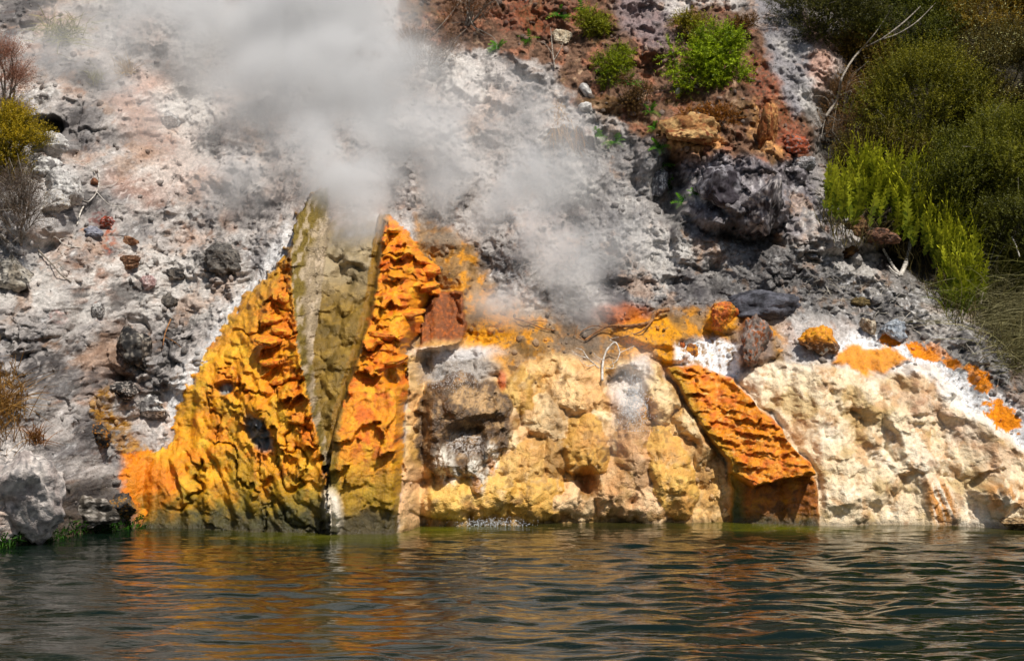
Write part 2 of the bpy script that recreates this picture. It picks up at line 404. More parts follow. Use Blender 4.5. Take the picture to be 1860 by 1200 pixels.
    R = np.where(F.lwall, R * .25 + lw, R)
    hd = sstep(385, 470, py)
    R = np.where(F.chan, (R * .25 + ch) * hd + (R * .8 + .05) * (1 - hd), R)
    R = np.where(F.rwall, R * .25 + rw, R)
    R += .22 * D(605, 925, 18, 42, -8, 3)
    # grain
    R += .012 * fbm(X * 26, Z * 26, 3, 130) * (1 - .5 * calm) + .01 * chunk3 * (1 - calm)
    # the foot of everything meets the water without jumps
    R = np.where(Z < -.05, 0, R * (.7 + .3 * sstep(-.05, .45, Z)))
    # outside the view: broad crags only
    far = sstep(8.2, 11, np.abs(X)) + sstep(8.2, 10, Z)
    R = R * (1 - np.clip(far, 0, 1)) + np.clip(far, 0, 1) * .7 * fbm(X * .3, Z * .3, 3, 140)
    F.n1, F.n2, F.n3, F.cid, F.gid, F.hid, F.chunk = n1, n2, n3, cid, gid, hid, chunk
    F.front, F.along, F.shelfz, F.outc, F.per, F.calm, F.rocky = front, along, shelfz, outc, per, calm, rocky
    F.boulderm = np.clip(bb * 2, 0, 1)
    return R.astype(np.float32)

F_ = Fields()
px, py = project(X, Yb, Z)
R0 = relief(px, py, F_)
px, py = project(X, Yb - .8 * R0, Z)
R1 = relief(px, py, F_)
Y = Yb - R1
PX, PY = project(X, Y, Z)
F = F_

# ------------------------------------------------------------------ mineral colours of the sheet, with some shade and haze painted in
P, E, D = F.P, F.E, F.D
C = np.zeros((len(X), 3), np.float32)
W = np.full(len(X), .85, np.float32)      # roughness
def mix(c, m):
    global C
    m = np.clip(m, 0, 1)[:, None]
    C = C * (1 - m) + np.asarray(c, np.float32) * m
def wet(r, m):
    global W
    W = W * (1 - np.clip(m, 0, 1)) + r * np.clip(m, 0, 1)
a1 = fbm(X * 1.1, Z * 1.1, 4, 201); a2 = fbm(X * 2.7, Z * 2.7, 4, 202); a3 = fbm(X * 7, Z * 7, 4, 203); a4 = fbm(X * 19, Z * 19, 4, 204, .65); a5 = fbm(X * 1.7 + 5, Z * 1.7, 4, 205); a6 = fbm(X * 4.5, Z * 4.5, 5, 206, .6)
a7 = fbm(X * 40, Z * 40, 2, 207)
# hillside
C[:] = lin(188, 180, 174)
mix(lin(215, 208, 200), sstep(.0, .6, a2) * .8)
mix(lin(205, 172, 150), sstep(.05, .5, a1 + .3 * a3) * .6)
mix(lin(120, 116, 116), sstep(.05, .45, a5 + .4 * a4) * .8); mix(lin(96, 92, 94), sstep(.15, .5, a2 - .5 * a1 + .3 * a4) * .6)
mix(lin(70, 64, 60), sstep(.28, .6, a6 + .35 * a4) * .8)
mix(lin(150, 105, 75), sstep(.35, .7, a3 + .5 * a1) * .5)
mix(lin(235, 232, 228), sstep(.25, .6, a4 + .5 * a2) * .55)
# upper left under steam: pale
mix(lin(205, 195, 188), P([(100, -60), (760, -60), (1000, 120), (1000, 330), (760, 380), (480, 420), (200, 300)], 60, 40) * .45)
for q in [(285, 255, 45, 35), (330, 275, 30, 45), (240, 200, 40, 30), (260, 160, 35, 35), (330, 320, 60, 30), (250, 340, 60, 25)]:
    mix(lin(205, 150, 120), E(*q, 20, 30, .8) * .42)
mix(lin(175, 75, 50), (E(185, 402, 24, 16, 40, 8) + E(200, 440, 16, 26, 0, 8) + E(112, 575, 20, 14, 0, 8)) * sstep(-.2, .3, a4) * .8)
mix(lin(150, 95, 60), (E(230, 480, 60, 20, 0, 18) + E(190, 520, 60, 40, 0, 20)) * sstep(0, .3, a3) * .7)
for q in [(240, 620, 52, 62), (215, 705, 60, 36), (20, 530, 34, 46), (400, 470, 40, 44), (330, 610, 50, 44), (120, 640, 50, 60), (60, 640, 30, 50), (190, 790, 36, 30), (330, 560, 40, 50), (90, 500, 30, 26)]:
    mix(lin(62, 58, 56), E(*q, 0, 24, .6) * sstep(-.25, .25, a4 + .6 * a3) * .85)
mix(lin(222, 214, 206), P([(-100, 800), (60, 800), (110, 900), (90, 985), (-100, 1010)], 16, 16) * sstep(-.4, .2, a4) * .7)
mix(lin(66, 55, 42), P([(90, 880), (200, 860), (240, 900), (250, 1000), (90, 1000)], 18, 14) * .85)
mix(lin(205, 200, 196), (D(95, 275, 45, 34) > .05) * .7 + (D(110, 345, 44, 46) > .05) * .7 + E(60, 400, 60, 70, 0, 10) * .6)
mix(lin(45, 36, 30), E(88, 232, 36, 22, 15, 5) * .8)  # hollow darkened, its inner shade put into the colour
# grey of the middle slope behind the steam
mix(lin(132, 130, 130), P([(900, 330), (1080, 230), (1200, 230), (1260, 420), (1400, 520), (1360, 580), (1150, 590), (1020, 560)], 40, 30) * (.55 + .3 * a3))
mix(lin(86, 82, 84), P([(1000, 500), (1200, 480), (1330, 520), (1340, 580), (1180, 600), (1040, 590)], 30, 24) * (.5 + .5 * sstep(-.3, .3, a3)))
# red soil above
s = F.soil
mix(lin(112, 82, 62), np.clip(s * 1.3, 0, 1) * .97)
mix(lin(168, 112, 84), s * sstep(.05, .5, a2 + .4 * a3) * .7)
mix(lin(190, 160, 130), s * sstep(.3, .6, a6 + .3 * a5) * .7)
mix(lin(58, 40, 26), s * sstep(.0, .4, -a3 + .4 * a5) * .7)
mix(lin(92, 66, 26), s * sstep(.1, .5, a5 + .3 * a4) * .6)
mix(lin(150, 76, 50), (E(1400, 180, 30, 90, -25, 12) + E(1440, 265, 34, 26, 0, 10) + E(960, 30, 60, 30, 0, 16) + E(1050, 25, 40, 20, 0, 10)) * sstep(-.4, .2, a4) * .5)
mix(lin(214, 158, 96), (E(1255, 245, 60, 30, 0, 12) + E(1385, 225, 26, 46, 0, 10) + E(1405, 275, 20, 16)) * sstep(-.35, .25, a6) * .8)
# grey stripe and pink margin
gs = P([(1345, -60), (1420, -60), (1500, 70), (1530, 120), (1480, 180), (1440, 210), (1405, 130)], 10, 12)
mix(lin(150, 146, 148), gs * .95); mix(lin(110, 108, 112), gs * sstep(.0, .4, a4 + .4 * a3) * .6)
mix(lin(205, 160, 138), P([(1460, 20), (1530, 90), (1530, 130), (1480, 180), (1470, 110)], 10, 12) * .8)
mix(lin(142, 126, 126), P([(1100, -60), (1240, -60), (1210, 90), (1130, 60)], 16, 16) * .85)
# jagged grey-violet outcrop, salted slope to the right
og = P([(1225, 310), (1300, 280), (1400, 300), (1480, 290), (1480, 400), (1420, 440), (1260, 430)], 12, 14)
mix(lin(136, 130, 134), og * .9); mix(lin(48, 40, 44), og * sstep(-.05, .3, a6 + .3 * a4) * .85); mix(lin(200, 194, 196), og * sstep(.2, .5, a4 - .3 * a6) * .6)
rg = P([(1180, 330), (1260, 430), (1450, 430), (1560, 470), (1680, 520), (1900, 700), (1900, 790), (1700, 640), (1560, 590), (1330, 560), (1250, 480)], 16, 16)
mix(lin(140, 136, 132), rg * .8); mix(lin(74, 72, 72), rg * sstep(-.05, .35, a3 + .5 * a4) * .8); mix(lin(222, 220, 218), rg * sstep(.15, .5, a4 + .4 * a2) * .65); mix(lin(160, 120, 80), rg * sstep(.25, .5, a6) * .5)
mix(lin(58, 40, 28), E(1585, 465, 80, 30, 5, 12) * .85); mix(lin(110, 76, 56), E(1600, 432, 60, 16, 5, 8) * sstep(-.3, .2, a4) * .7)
mix(lin(50, 44, 30), F.gul * .95); mix(lin(52, 54, 30), sstep(8.4, 10, Z + .5 * a1) * .9)
# yellow and rust run-off around the springs
ol = P([(760, 400), (860, 440), (900, 540), (1060, 600), (1200, 560), (1420, 590), (1420, 660), (1200, 670), (1000, 650), (900, 700), (740, 660)], 18, 14)
mix(lin(150, 108, 40), ol * .85)
mix(lin(214, 142, 22), ol * sstep(-.1, .35, a3 + .4 * a2) * .85); mix(lin(96, 70, 32), ol * sstep(.05, .4, a6 - .2 * a2) * .7)
mix(lin(100, 92, 84), P([(1000, 570), (1100, 590), (1100, 640), (1010, 640)], 16, 12) * .7)
mix(lin(226, 152, 14), (E(870, 645, 50, 34, 40, 10) + E(900, 600, 40, 30) + E(1190, 600, 50, 26, 10, 8) + E(1215, 645, 40, 18, 10, 5) + E(1310, 575, 28, 26) + E(1150, 630, 30, 22)) * sstep(-.6, 0, a4) * .9)
mix(lin(190, 96, 20), E(1130, 570, 50, 22, 0, 8) * .7)
mix(lin(128, 66, 22), (st := F.stump) * .9); mix(lin(190, 100, 30), st * sstep(0, .4, a4) * .6)
mix(lin(118, 108, 96), (E(800, 440, 34, 22, 0, 14)) * .7)
# white salts
ws = P([(1225, 625), (1270, 612), (1345, 625), (1345, 690), (1290, 690), (1235, 660)], 8, 10) + P([(1510, 620), (1600, 596), (1650, 620), (1720, 650), (1790, 690), (1890, 770), (1900, 850), (1830, 800), (1760, 750), (1690, 690), (1600, 670), (1520, 650)], 8, 14)
mix(lin(240, 240, 240), ws * sstep(-.55, .1, a4 + .5 * a3))
mix(lin(128, 112, 104), P([(1335, 600), (1370, 580), (1405, 610), (1400, 660), (1350, 690)], 8, 8) * .85)
mix(lin(150, 90, 54), E(1365, 590, 22, 16, 20, 4) * .7)
# mid cushions
m = F.mid
mix(lin(226, 190, 142), m)
mix(lin(206, 160, 90), m * sstep(-.1, .3, a5 + .3 * a3 + .2 * (F.i3 - .5)) * .7)
tv = np.clip(.5 + .9 * a3 + .15 * (F.i2 - .5) + .5 * (F.i3 - .5) + .6 * a2, 0, 1)[:, None]
for i_, dm in enumerate(DOMES):
    mix(lin(*dm[6]) * (1 - tv) + lin(*dm[7]) * tv, m * (F.dome == i_ + 1) * .88)
mix(lin(136, 102, 66), m * sstep(.12, .5, a2 + .5 * (F.i3 - .5) + .4 * a3) * .62)
mix(lin(98, 72, 46), m * sstep(.35, .7, a3 + .5 * a1 + .5 * (F.i3 - .5)) * .6)
mix(lin(240, 222, 190), m * sstep(.25, .55, a6 - .2 * a2) * .5)
mix(lin(206, 150, 92), m * sstep(.2, .5, a1 - a5) * .5)
mix(lin(150, 108, 36), m * sstep(.22, .5, a6 + .5 * a3) * .6)
mix(lin(224, 184, 150), E(745, 900, 30, 60, 0, 12) * .7)
C[:] = np.where((m > .3)[:, None], C * np.array([1.0, .94, .76], np.float32), C)
mix(lin(232, 226, 220), E(1145, 700, 34, 60, 20, 14) * .8)
mix(lin(156, 152, 148), E(830, 668, 70, 36, 0, 6) * .9); mix(lin(210, 206, 204), E(830, 640, 80, 12, 0, 6) * .7)
mix(lin(190, 90, 40), E(912, 690, 8, 18, 0, 3) * .8)
bm = F.boulderm
mix(lin(98, 72, 46), np.clip(bm * 1.4, 0, 1) * .95); mix(lin(196, 158, 110), bm * (sstep(.1, .4, a3) * .6 + E(865, 725, 50, 20, 15, 6) * .8)); mix(lin(54, 42, 32), bm * sstep(-.1, .3, a4 - .4 * a3) * .7)
mix(lin(206, 198, 190), (E(850, 805, 34, 20, 10, 8)) * sstep(-.2, .3, a7) * .7)
mix(lin(236, 226, 208), (E(866, 862, 16, 34, -12, 4) + E(893, 832, 12, 30, 0, 3) + E(812, 845, 20, 36, -15, 5)) * sstep(-.4, .1, a4) * .9)
mix(lin(178, 110, 30), (E(866, 880, 8, 20, -12, 3) + E(893, 845, 6, 20) + E(818, 858, 5, 20)) * .7)
mix(lin(206, 130, 60), E(1066, 872, 15, 22, 0, 4) * .7)
# cream apron
c = F.cream
mix(lin(226, 204, 168), c)
mix(lin(194, 152, 104), c * sstep(-.05, .35, a2 + .3 * a3 + .5 * (F.i2 - .5)) * .8)
mix(lin(180, 148, 84), c * sstep(.15, .5, a5 + .4 * a6) * .65)
mix(lin(240, 228, 206), c * sstep(.05, .45, -a5 + .4 * a4) * .6)
mix(lin(150, 112, 80), c * sstep(.3, .6, a6 + .4 * a3) * .6)
mix(lin(176, 130, 96), P([(1600, 700), (1660, 670), (1760, 760), (1850, 830), (1800, 860), (1690, 770)], 20, 20) * (.45 + .4 * a3))
mix(lin(238, 236, 232), ws * c * .8)
mix(lin(190, 120, 24), E(1708, 912, 26, 46, -18, 4) * .85); mix(lin(236, 228, 206), E(1708, 912, 26, 46, -18, 4) * sstep(.1, .4, fbm((X + .32 * Z) * 13, Z * 1.2, 3, 86)) * .8)
mix(lin(206, 140, 60), E(1818, 900, 40, 30, 0, 6) * sstep(-.2, .3, a3) * .8)
mix(lin(238, 150, 8), F.lobe * .97)
for q in [(1778, 690, 18, 10), (1822, 758, 22, 12), (1700, 642, 16, 10), (1665, 634, 14, 8), (1725, 655, 10, 8), (1620, 618, 10, 12)]:
    mix(lin(236, 140, 10), sstep(.52, .62, E(q[0], q[1], q[2] * 1.9, q[3] * 1.7, 35, 12, .9) + .45 * a3 + .30 * a4))
# block
b = F.block
top = b * (1 - F.front)
mix(lin(232, 142, 12), b)
mix(lin(206, 96, 8), top * sstep(-.05, .4, a3 + .5 * a4) * .75)
mix(lin(246, 196, 110), top * sstep(.3, .55, fbm(X * 9, Z * 20, 3, 220)) * .6)
mix(lin(158, 88, 16), b * F.front * .9); mix(lin(96, 56, 18), b * F.front * sstep(-.1, .35, a3) * .8); mix(lin(206, 134, 20), b * F.front * sstep(.1, .45, a6) * .6)  # front darkened for the lip's shade, over its own orange-brown
left = b * (1 - sstep(0, 22, (px - np.interp(py, [668, 770, 842, 990], [1222, 1275, 1332, 1342]))))
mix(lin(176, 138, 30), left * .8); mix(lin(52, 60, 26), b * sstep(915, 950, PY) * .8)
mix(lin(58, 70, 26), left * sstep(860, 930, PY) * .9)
# cone
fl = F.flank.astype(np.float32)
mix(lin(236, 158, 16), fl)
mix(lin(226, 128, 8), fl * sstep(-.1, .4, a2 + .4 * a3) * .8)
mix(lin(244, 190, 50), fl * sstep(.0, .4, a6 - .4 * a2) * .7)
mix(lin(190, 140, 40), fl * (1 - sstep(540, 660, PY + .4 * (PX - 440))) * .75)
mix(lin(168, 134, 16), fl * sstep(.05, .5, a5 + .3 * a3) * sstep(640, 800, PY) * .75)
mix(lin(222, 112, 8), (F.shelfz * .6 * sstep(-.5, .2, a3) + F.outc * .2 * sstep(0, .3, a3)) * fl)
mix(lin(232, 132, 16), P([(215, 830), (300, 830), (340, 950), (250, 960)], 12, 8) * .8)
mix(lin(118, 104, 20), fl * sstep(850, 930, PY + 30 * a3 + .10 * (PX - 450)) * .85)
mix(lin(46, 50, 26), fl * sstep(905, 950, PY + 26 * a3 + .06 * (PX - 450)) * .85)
mix(lin(142, 144, 140), (E(410, 706, 10, 11, 0, 3, .3) + E(472, 788, 16, 36, -35, 5, .3)) * fl)
mix(lin(120, 90, 26), fl * E(540, 400, 30, 70, 20, 6) * .75)
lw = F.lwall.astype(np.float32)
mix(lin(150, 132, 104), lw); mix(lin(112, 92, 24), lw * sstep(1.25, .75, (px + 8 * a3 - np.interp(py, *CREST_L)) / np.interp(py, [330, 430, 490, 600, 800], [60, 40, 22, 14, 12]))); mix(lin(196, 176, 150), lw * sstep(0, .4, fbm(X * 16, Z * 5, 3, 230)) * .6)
ch = F.chan.astype(np.float32)
ch = ch * sstep(388, 450, PY + 30 * a3)
mix(lin(118, 92, 30), ch); mix(lin(152, 120, 46), ch * sstep(-.1, .4, a3) * .8); mix(lin(176, 160, 130), ch * (1 - sstep(480, 560, PY)) * .7); mix(lin(88, 72, 30), ch * sstep(.1, .5, a2) * .6)  # upper bed paler: steam haze put into its colour
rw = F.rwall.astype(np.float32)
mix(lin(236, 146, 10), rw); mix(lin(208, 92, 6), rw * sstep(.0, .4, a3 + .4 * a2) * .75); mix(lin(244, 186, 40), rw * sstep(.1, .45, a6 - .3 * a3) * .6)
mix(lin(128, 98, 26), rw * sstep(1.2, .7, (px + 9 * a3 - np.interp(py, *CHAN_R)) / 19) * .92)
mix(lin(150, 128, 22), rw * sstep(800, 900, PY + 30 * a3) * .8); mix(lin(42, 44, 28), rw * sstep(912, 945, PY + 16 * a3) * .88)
wc = E(605, 925, 17, 42, -8, 4)
mix(lin(226, 212, 190), wc)
# yellow seep on the left and algae at the waterline
se = P([(160, 735), (185, 705), (215, 690), (205, 740), (260, 810), (310, 850), (320, 960), (250, 960), (225, 840)], 6, 12)
mix(lin(196, 140, 24), se * (1 - fl) * sstep(-.5, .1, a4) * .9)
mix(lin(232, 132, 16), P([(215, 835), (300, 830), (330, 960), (250, 960)], 5, 30) * (1 - fl) * sstep(-.6, -.1, a4) * .9)
mix(lin(222, 220, 218), P([(316, 700), (372, 640), (420, 575), (470, 510), (520, 420), (505, 480), (455, 525), (412, 572), (366, 648), (330, 712), (318, 770)], 9, 7, 10) * (1 - fl) * sstep(-.6, .2, a4) * .8)
mix(lin(36, 66, 18), sstep(.10, .02, Z + .05 * a3) * (1 - sstep(210, 320, PX)) * sstep(-.3, .2, a4) * .9)
mix(lin(60, 52, 30), sstep(.07, .01, Z + .03 * a3) * .6)
# broad patches of dark crust, pale powder and rusty staining over the bare slope
bare = (1 - F.lower) * (1 - F.soil) * (1 - F.gul)
p1 = fbm(X * .75 + 11, Z * .85, 5, 501, .6); p2 = fbm(X * 1.5 + 4, Z * 1.6, 5, 502, .6)
mix(lin(84, 80, 80), bare * sstep(.12, .42, p1 + .25 * a4) * .62)
mix(lin(228, 222, 214), bare * sstep(.1, .45, -p1 + .2 * a4) * .55)
mix(lin(176, 140, 112), bare * sstep(.18, .5, p2 + .2 * a4) * .5)
mix(lin(60, 56, 56), bare * sstep(.3, .5, -p2 + .35 * a4) * .7)
C *= (1 - .16 * bare)[:, None]
# speckle: crystals, grit
C *= (1 + (.34 * a4 + .22 * a7) * (1 - .45 * F.calm))[:, None]
C = np.clip(C, .006, .86)
orange = np.clip(fl + rw + b + F.lobe, 0, 1)
wet(.33, orange); wet(.30, rw * sstep(700, 725, PX) ); wet(.5, m); wet(.35, bm); wet(.6, c); wet(.5, ch); wet(.45, ol * .8); wet(.3, sstep(.12, .02, Z)); wet(.32, left)
wet(.3, E(1708, 912, 26, 46, -18, 4))
W = np.clip(W + .12 * a4, .18, .95)

# small sideways shove so that the sheet is no regular grid
XJ = X + .018 * fbm(X * 6, Z * 6, 3, 301) + .006 * fbm(X * 30, Z * 30, 2, 302)
ZJ = Z + np.where(Z > 0, .020 * fbm(X * 6, Z * 6, 3, 303) + .008 * fbm(X * 24, Z * 24, 2, 304), 0)
V = np.stack([XJ, Y, ZJ], 1).astype(np.float32)

# ------------------------------------------------------------------ materials
MATS = {}
def nodes_mat(name):
    m = bpy.data.materials.new(name); m.use_nodes = True
    return m, m.node_tree.nodes, m.node_tree.links, m.node_tree.nodes['Principled BSDF']

def mineral(name, s1=28, s2=110, bump=.6, dist=.02, spec=.4, var=.5, voro=0):
    m, n, l, bs = nodes_mat(name)
    at = n.new('ShaderNodeAttribute'); at.attribute_name = 'Col'
    ar = n.new('ShaderNodeAttribute'); ar.attribute_name = 'Rough'
    tc = n.new('ShaderNodeTexCoord')
    n1 = n.new('ShaderNodeTexNoise'); n1.inputs['Scale'].default_value = s1; n1.inputs['Detail'].default_value = 6; n1.inputs['Roughness'].default_value = .65
    n2 = n.new('ShaderNodeTexNoise'); n2.inputs['Scale'].default_value = s2; n2.inputs['Detail'].default_value = 3
    l.new(tc.outputs['Object'], n1.inputs['Vector']); l.new(tc.outputs['Object'], n2.inputs['Vector'])
    mr = n.new('ShaderNodeMapRange'); mr.inputs['From Min'].default_value = .3; mr.inputs['From Max'].default_value = .7
    mr.inputs['To Min'].default_value = 1 - var * .5; mr.inputs['To Max'].default_value = 1 + var * .5
    l.new(n1.outputs['Fac'], mr.inputs['Value'])
    mul = n.new('ShaderNodeVectorMath'); mul.operation = 'SCALE'
    l.new(at.outputs['Color'], mul.inputs[0]); l.new(mr.outputs[0], mul.inputs['Scale'])
    l.new(mul.outputs[0], bs.inputs['Base Color'])
    l.new(ar.outputs['Fac'], bs.inputs['Roughness'])
    bs.inputs['Specular IOR Level'].default_value = spec
    ad = n.new('ShaderNodeMath'); ad.operation = 'MULTIPLY_ADD'; ad.inputs[1].default_value = .35
    l.new(n2.outputs['Fac'], ad.inputs[0]); l.new(n1.outputs['Fac'], ad.inputs[2])
    src = ad.outputs[0]
    if voro:
        v = n.new('ShaderNodeTexVoronoi'); v.inputs['Scale'].default_value = voro
        l.new(tc.outputs['Object'], v.inputs['Vector'])
        sb = n.new('ShaderNodeMath'); sb.operation = 'MULTIPLY_ADD'; sb.inputs[1].default_value = -.8
        l.new(v.outputs['Distance'], sb.inputs[0]); l.new(src, sb.inputs[2]); src = sb.outputs[0]
    bp = n.new('ShaderNodeBump'); bp.inputs['Strength'].default_value = bump; bp.inputs['Distance'].default_value = dist
    l.new(src, bp.inputs['Height']); l.new(bp.outputs[0], bs.inputs['Normal'])
    MATS[name] = m
    return m
mineral('crusty_rock', 24, 95, .9, .03, .25, .6)
mineral('orange_sinter', 34, 130, 1.0, .022, .5, .45)
mineral('cushion_sinter', 40, 120, .7, .015, .4, .35, 60)
mineral('bubbly_sinter', 30, 100, .9, .02, .5, .5, 38)

def grid_mesh(name, verts, faces, col=None, rough=None, mat=None, smooth=True):
    me = bpy.data.meshes.new(name)
    nv, nf = len(verts), len(faces)
    k = faces.shape[1]
    me.vertices.add(nv); me.vertices.foreach_set('co', np.ascontiguousarray(verts, np.float32).ravel())
    me.loops.add(nf * k); me.loops.foreach_set('vertex_index', np.ascontiguousarray(faces, np.int32).ravel())
    me.polygons.add(nf); me.polygons.foreach_set('loop_start', np.arange(0, nf * k, k, dtype=np.int32))
    if smooth:
        me.polygons.foreach_set('use_smooth', np.ones(nf, bool))
    me.update(calc_edges=True)
    if col is not None:
        a = me.attributes.new('Col', 'FLOAT_COLOR', 'POINT')
        a.data.foreach_set('color', np.concatenate([col, np.ones((nv, 1))], 1).astype(np.float32).ravel())
    if rough is not None:
        a = me.attributes.new('Rough', 'FLOAT', 'POINT'); a.data.foreach_set('value', np.asarray(rough, np.float32))
    if mat: me.materials.append(MATS[mat] if isinstance(mat, str) else mat)
    return me

def link(name, data, parent=None, loc=None, rot=None, scale=None, **props):
    o = bpy.data.objects.new(name, data); COL.objects.link(o)
    if parent is not None: o.parent = parent
    if loc is not None: o.location = loc
    if rot is not None: o.rotation_euler = rot
    if scale is not None: o.scale = scale
    for k, v in props.items(): o[k] = v
    return o
def thing(name, label, category, loc=(0, 0, 0), group=None, rot=(0, 0, 0)):
    o = link(name, None, loc=loc, rot=rot, label=label, category=category)
    if group: o['group'] = group
    return o

ii = np.arange(NX * NZ).reshape(NZ, NX)
quads = np.stack([ii[:-1, :-1], ii[:-1, 1:], ii[1:, 1:], ii[1:, :-1]], -1).reshape(-1, 4)
lab = np.zeros(len(X), np.int32)
lab[F.mid > .5] = 1
lab[F.cream > .5] = 2
lab[F.boulder & (lab == 1)] = 3
lab[(lab == 1) & (F.dome > 0)] = 100 + F.dome[(lab == 1) & (F.dome > 0)]
lab[(F.block > .5)] = 4
lab[(F.block > .5) & (F.front > .5)] = 5
lab[F.flank] = 6; lab[F.lwall] = 7; lab[F.chan] = 8; lab[F.rwall] = 9
lab[F.stump & (lab == 0)] = 10
lab[(F.lobe > .5)] = 11
lab[(wc > .5)] = 12
lab[(Z < -.1) | (Z > 8.5) | (np.abs(X) > 8.6)] = 0
def tidy(lg):
    # majority filter so that no label leaves crumbs
    for _ in range(3):
        best_n = np.zeros(lg.shape, np.int8); out = lg.copy()
        nb = [np.roll(np.roll(lg, a, 0), b_, 1) for a in (-2, -1, 0, 1, 2) for b_ in (-2, -1, 0, 1, 2)]
        for c_ in nb[::2]:
            n_ = sum((c_ == q_).astype(np.int8) for q_ in nb)
            up_ = n_ > best_n; out[up_] = c_[up_]; best_n[up_] = n_[up_]
        lg = out
    return lg
lab2 = lab.reshape(NZ, NX)
z1 = int(np.searchsorted(ZS, 4.6)); lab2[:z1] = tidy(lab2[:z1]); lab2[0] = 0
def flood(sub):
    """number the connected islands of a mask"""
    ids = np.where(sub, np.arange(sub.size).reshape(sub.shape) + 1, 0)
    while True:
        old = ids.copy(); pad = np.pad(ids, 1)
        for a in (0, 1, 2):
            for b_ in (0, 1, 2):
                ids = np.maximum(ids, pad[a:a + sub.shape[0], b_:b_ + sub.shape[1]])
        ids = np.where(sub, ids, 0)
        ids = np.where(sub, ids.ravel()[np.maximum(ids - 1, 0)], 0)     # pointer jumping
        if (ids == old).all(): return ids
def main_island(lg):
    # crumbs that are cut off from the main piece of a label go back to what surrounds them
    for v_ in np.unique(lg):
        if v_ == 0: continue
        m_ = lg == v_; rows, cols = np.nonzero(m_)
        r0, r1, c0_, c1_ = max(rows.min() - 1, 0), rows.max() + 2, max(cols.min() - 1, 0), cols.max() + 2
        sub = m_[r0:r1, c0_:c1_]; ids = flood(sub)
        u_, n_ = np.unique(ids[sub], return_counts=True)
        keep = u_[n_.argmax()]
        lg[r0:r1, c0_:c1_][sub & (ids != keep)] = 1 if v_ > 100 or v_ == 3 else 0
    return lg
lab2 = main_island(lab2)
lab = lab2.ravel()
ql = lab[quads[:, 0]]
# shading normals of the undivided sheet, so that no seam shows between the pieces
_fn = np.cross(V[quads[:, 2]] - V[quads[:, 0]], V[quads[:, 3]] - V[quads[:, 1]])
VN = np.stack([sum(np.bincount(quads[:, k_], weights=_fn[:, a_], minlength=len(V)) for k_ in range(4)) for a_ in range(3)], 1)
VN /= np.maximum(np.linalg.norm(VN, axis=1, keepdims=True), 1e-9)
def sheet(label, mesh_name, mat, origin=(0, 0, 0)):
    q = quads[ql == label]
    u, inv = np.unique(q, return_inverse=True)
    me = grid_mesh(mesh_name, V[u] - np.array(origin, np.float32), inv.reshape(-1, 4), C[u], W[u], mat)
    me.normals_split_custom_set_from_vertices(VN[u])
    return me

link('hillside', sheet(0, 'hillside', 'crusty_rock'), kind='structure')
base = lambda l: tuple(float(v) for v in V[lab == l][V[lab == l][:, 2].argmin()])
cush = thing('sinter_cushions', 'bulging cream and ochre sinter cushions between the orange cone and the orange ramp', 'sinter mound', base(1))
b1 = base(1)
_fg = (lab2[:-1, :-1] == 1); _rows, _cols = np.nonzero(_fg)
_sub = _fg[_rows.min():_rows.max() + 1, _cols.min():_cols.max() + 1]; _ids = flood(_sub)
for _id in np.unique(_ids[_sub]):
    _full = np.zeros(_fg.shape, bool); _full[_rows.min():_rows.max() + 1, _cols.min():_cols.max() + 1] = _ids == _id
    ql[_full.ravel()] = 200
    link('crust', sheet(200, 'crust', 'cushion_sinter', b1), cush)
    ql[_full.ravel()] = 201
for i_, dm in enumerate(DOMES):
    if (ql == 101 + i_).sum() > 60:
        link('cushion', sheet(101 + i_, 'cushion', 'cushion_sinter', base(1)), cush, label=dm[8])
link('sinter_boulder', sheet(3, 'sinter_boulder', 'bubbly_sinter', base(3)), loc=base(3), label='dark brown bubbly boulder below the small spring beside the cone', category='boulder')
link('sinter_apron', sheet(2, 'sinter_apron', 'cushion_sinter', base(2)), loc=base(2), label='wide cream and tan sinter apron right of the orange ramp', category='sinter mound')
t = thing('sinter_ramp', 'long orange layered sinter ramp ending in a blunt dark front at the water', 'sinter ramp', base(5))
link('ramp_top', sheet(4, 'ramp_top', 'orange_sinter', base(5)), t)
link('ramp_front', sheet(5, 'ramp_front', 'orange_sinter', base(5)), t, label='orange-brown sheer front, shade under the lip painted into it')
cone = thing('sinter_cone', 'tall orange sinter cone split by a channel, steaming at its top', 'sinter cone', base(6))
left_flank = link('left_flank', sheet(6, 'left_flank', 'orange_sinter', base(6)), cone)
link('inner_wall', sheet(7, 'inner_wall', 'bubbly_sinter', base(6)), cone, label='grey-brown streaked inner wall of the left half')
link('channel_bed', sheet(8, 'channel_bed', 'cushion_sinter', base(6)), cone, label='olive brown cushioned bed of the channel')
right_wall = link('right_wall', sheet(9, 'right_wall', 'orange_sinter', base(6)), cone, label='bright orange wall of stacked ledges')
link('sinter_stump', sheet(10, 'sinter_stump', 'orange_sinter', base(10)), loc=base(10), label='rust brown flat-topped stump of sinter beside the right cone wall', category='sinter stump')
link('sinter_tongue', sheet(11, 'sinter_tongue', 'orange_sinter', base(11)), loc=base(11), label='flat bright orange tongue of sinter on white salt crust', category='sinter tongue')
link('sinter_plug', sheet(12, 'sinter_plug', 'cushion_sinter', base(12)), loc=base(12), label='small white sinter knob at the foot of the cone channel', category='sinter knob')

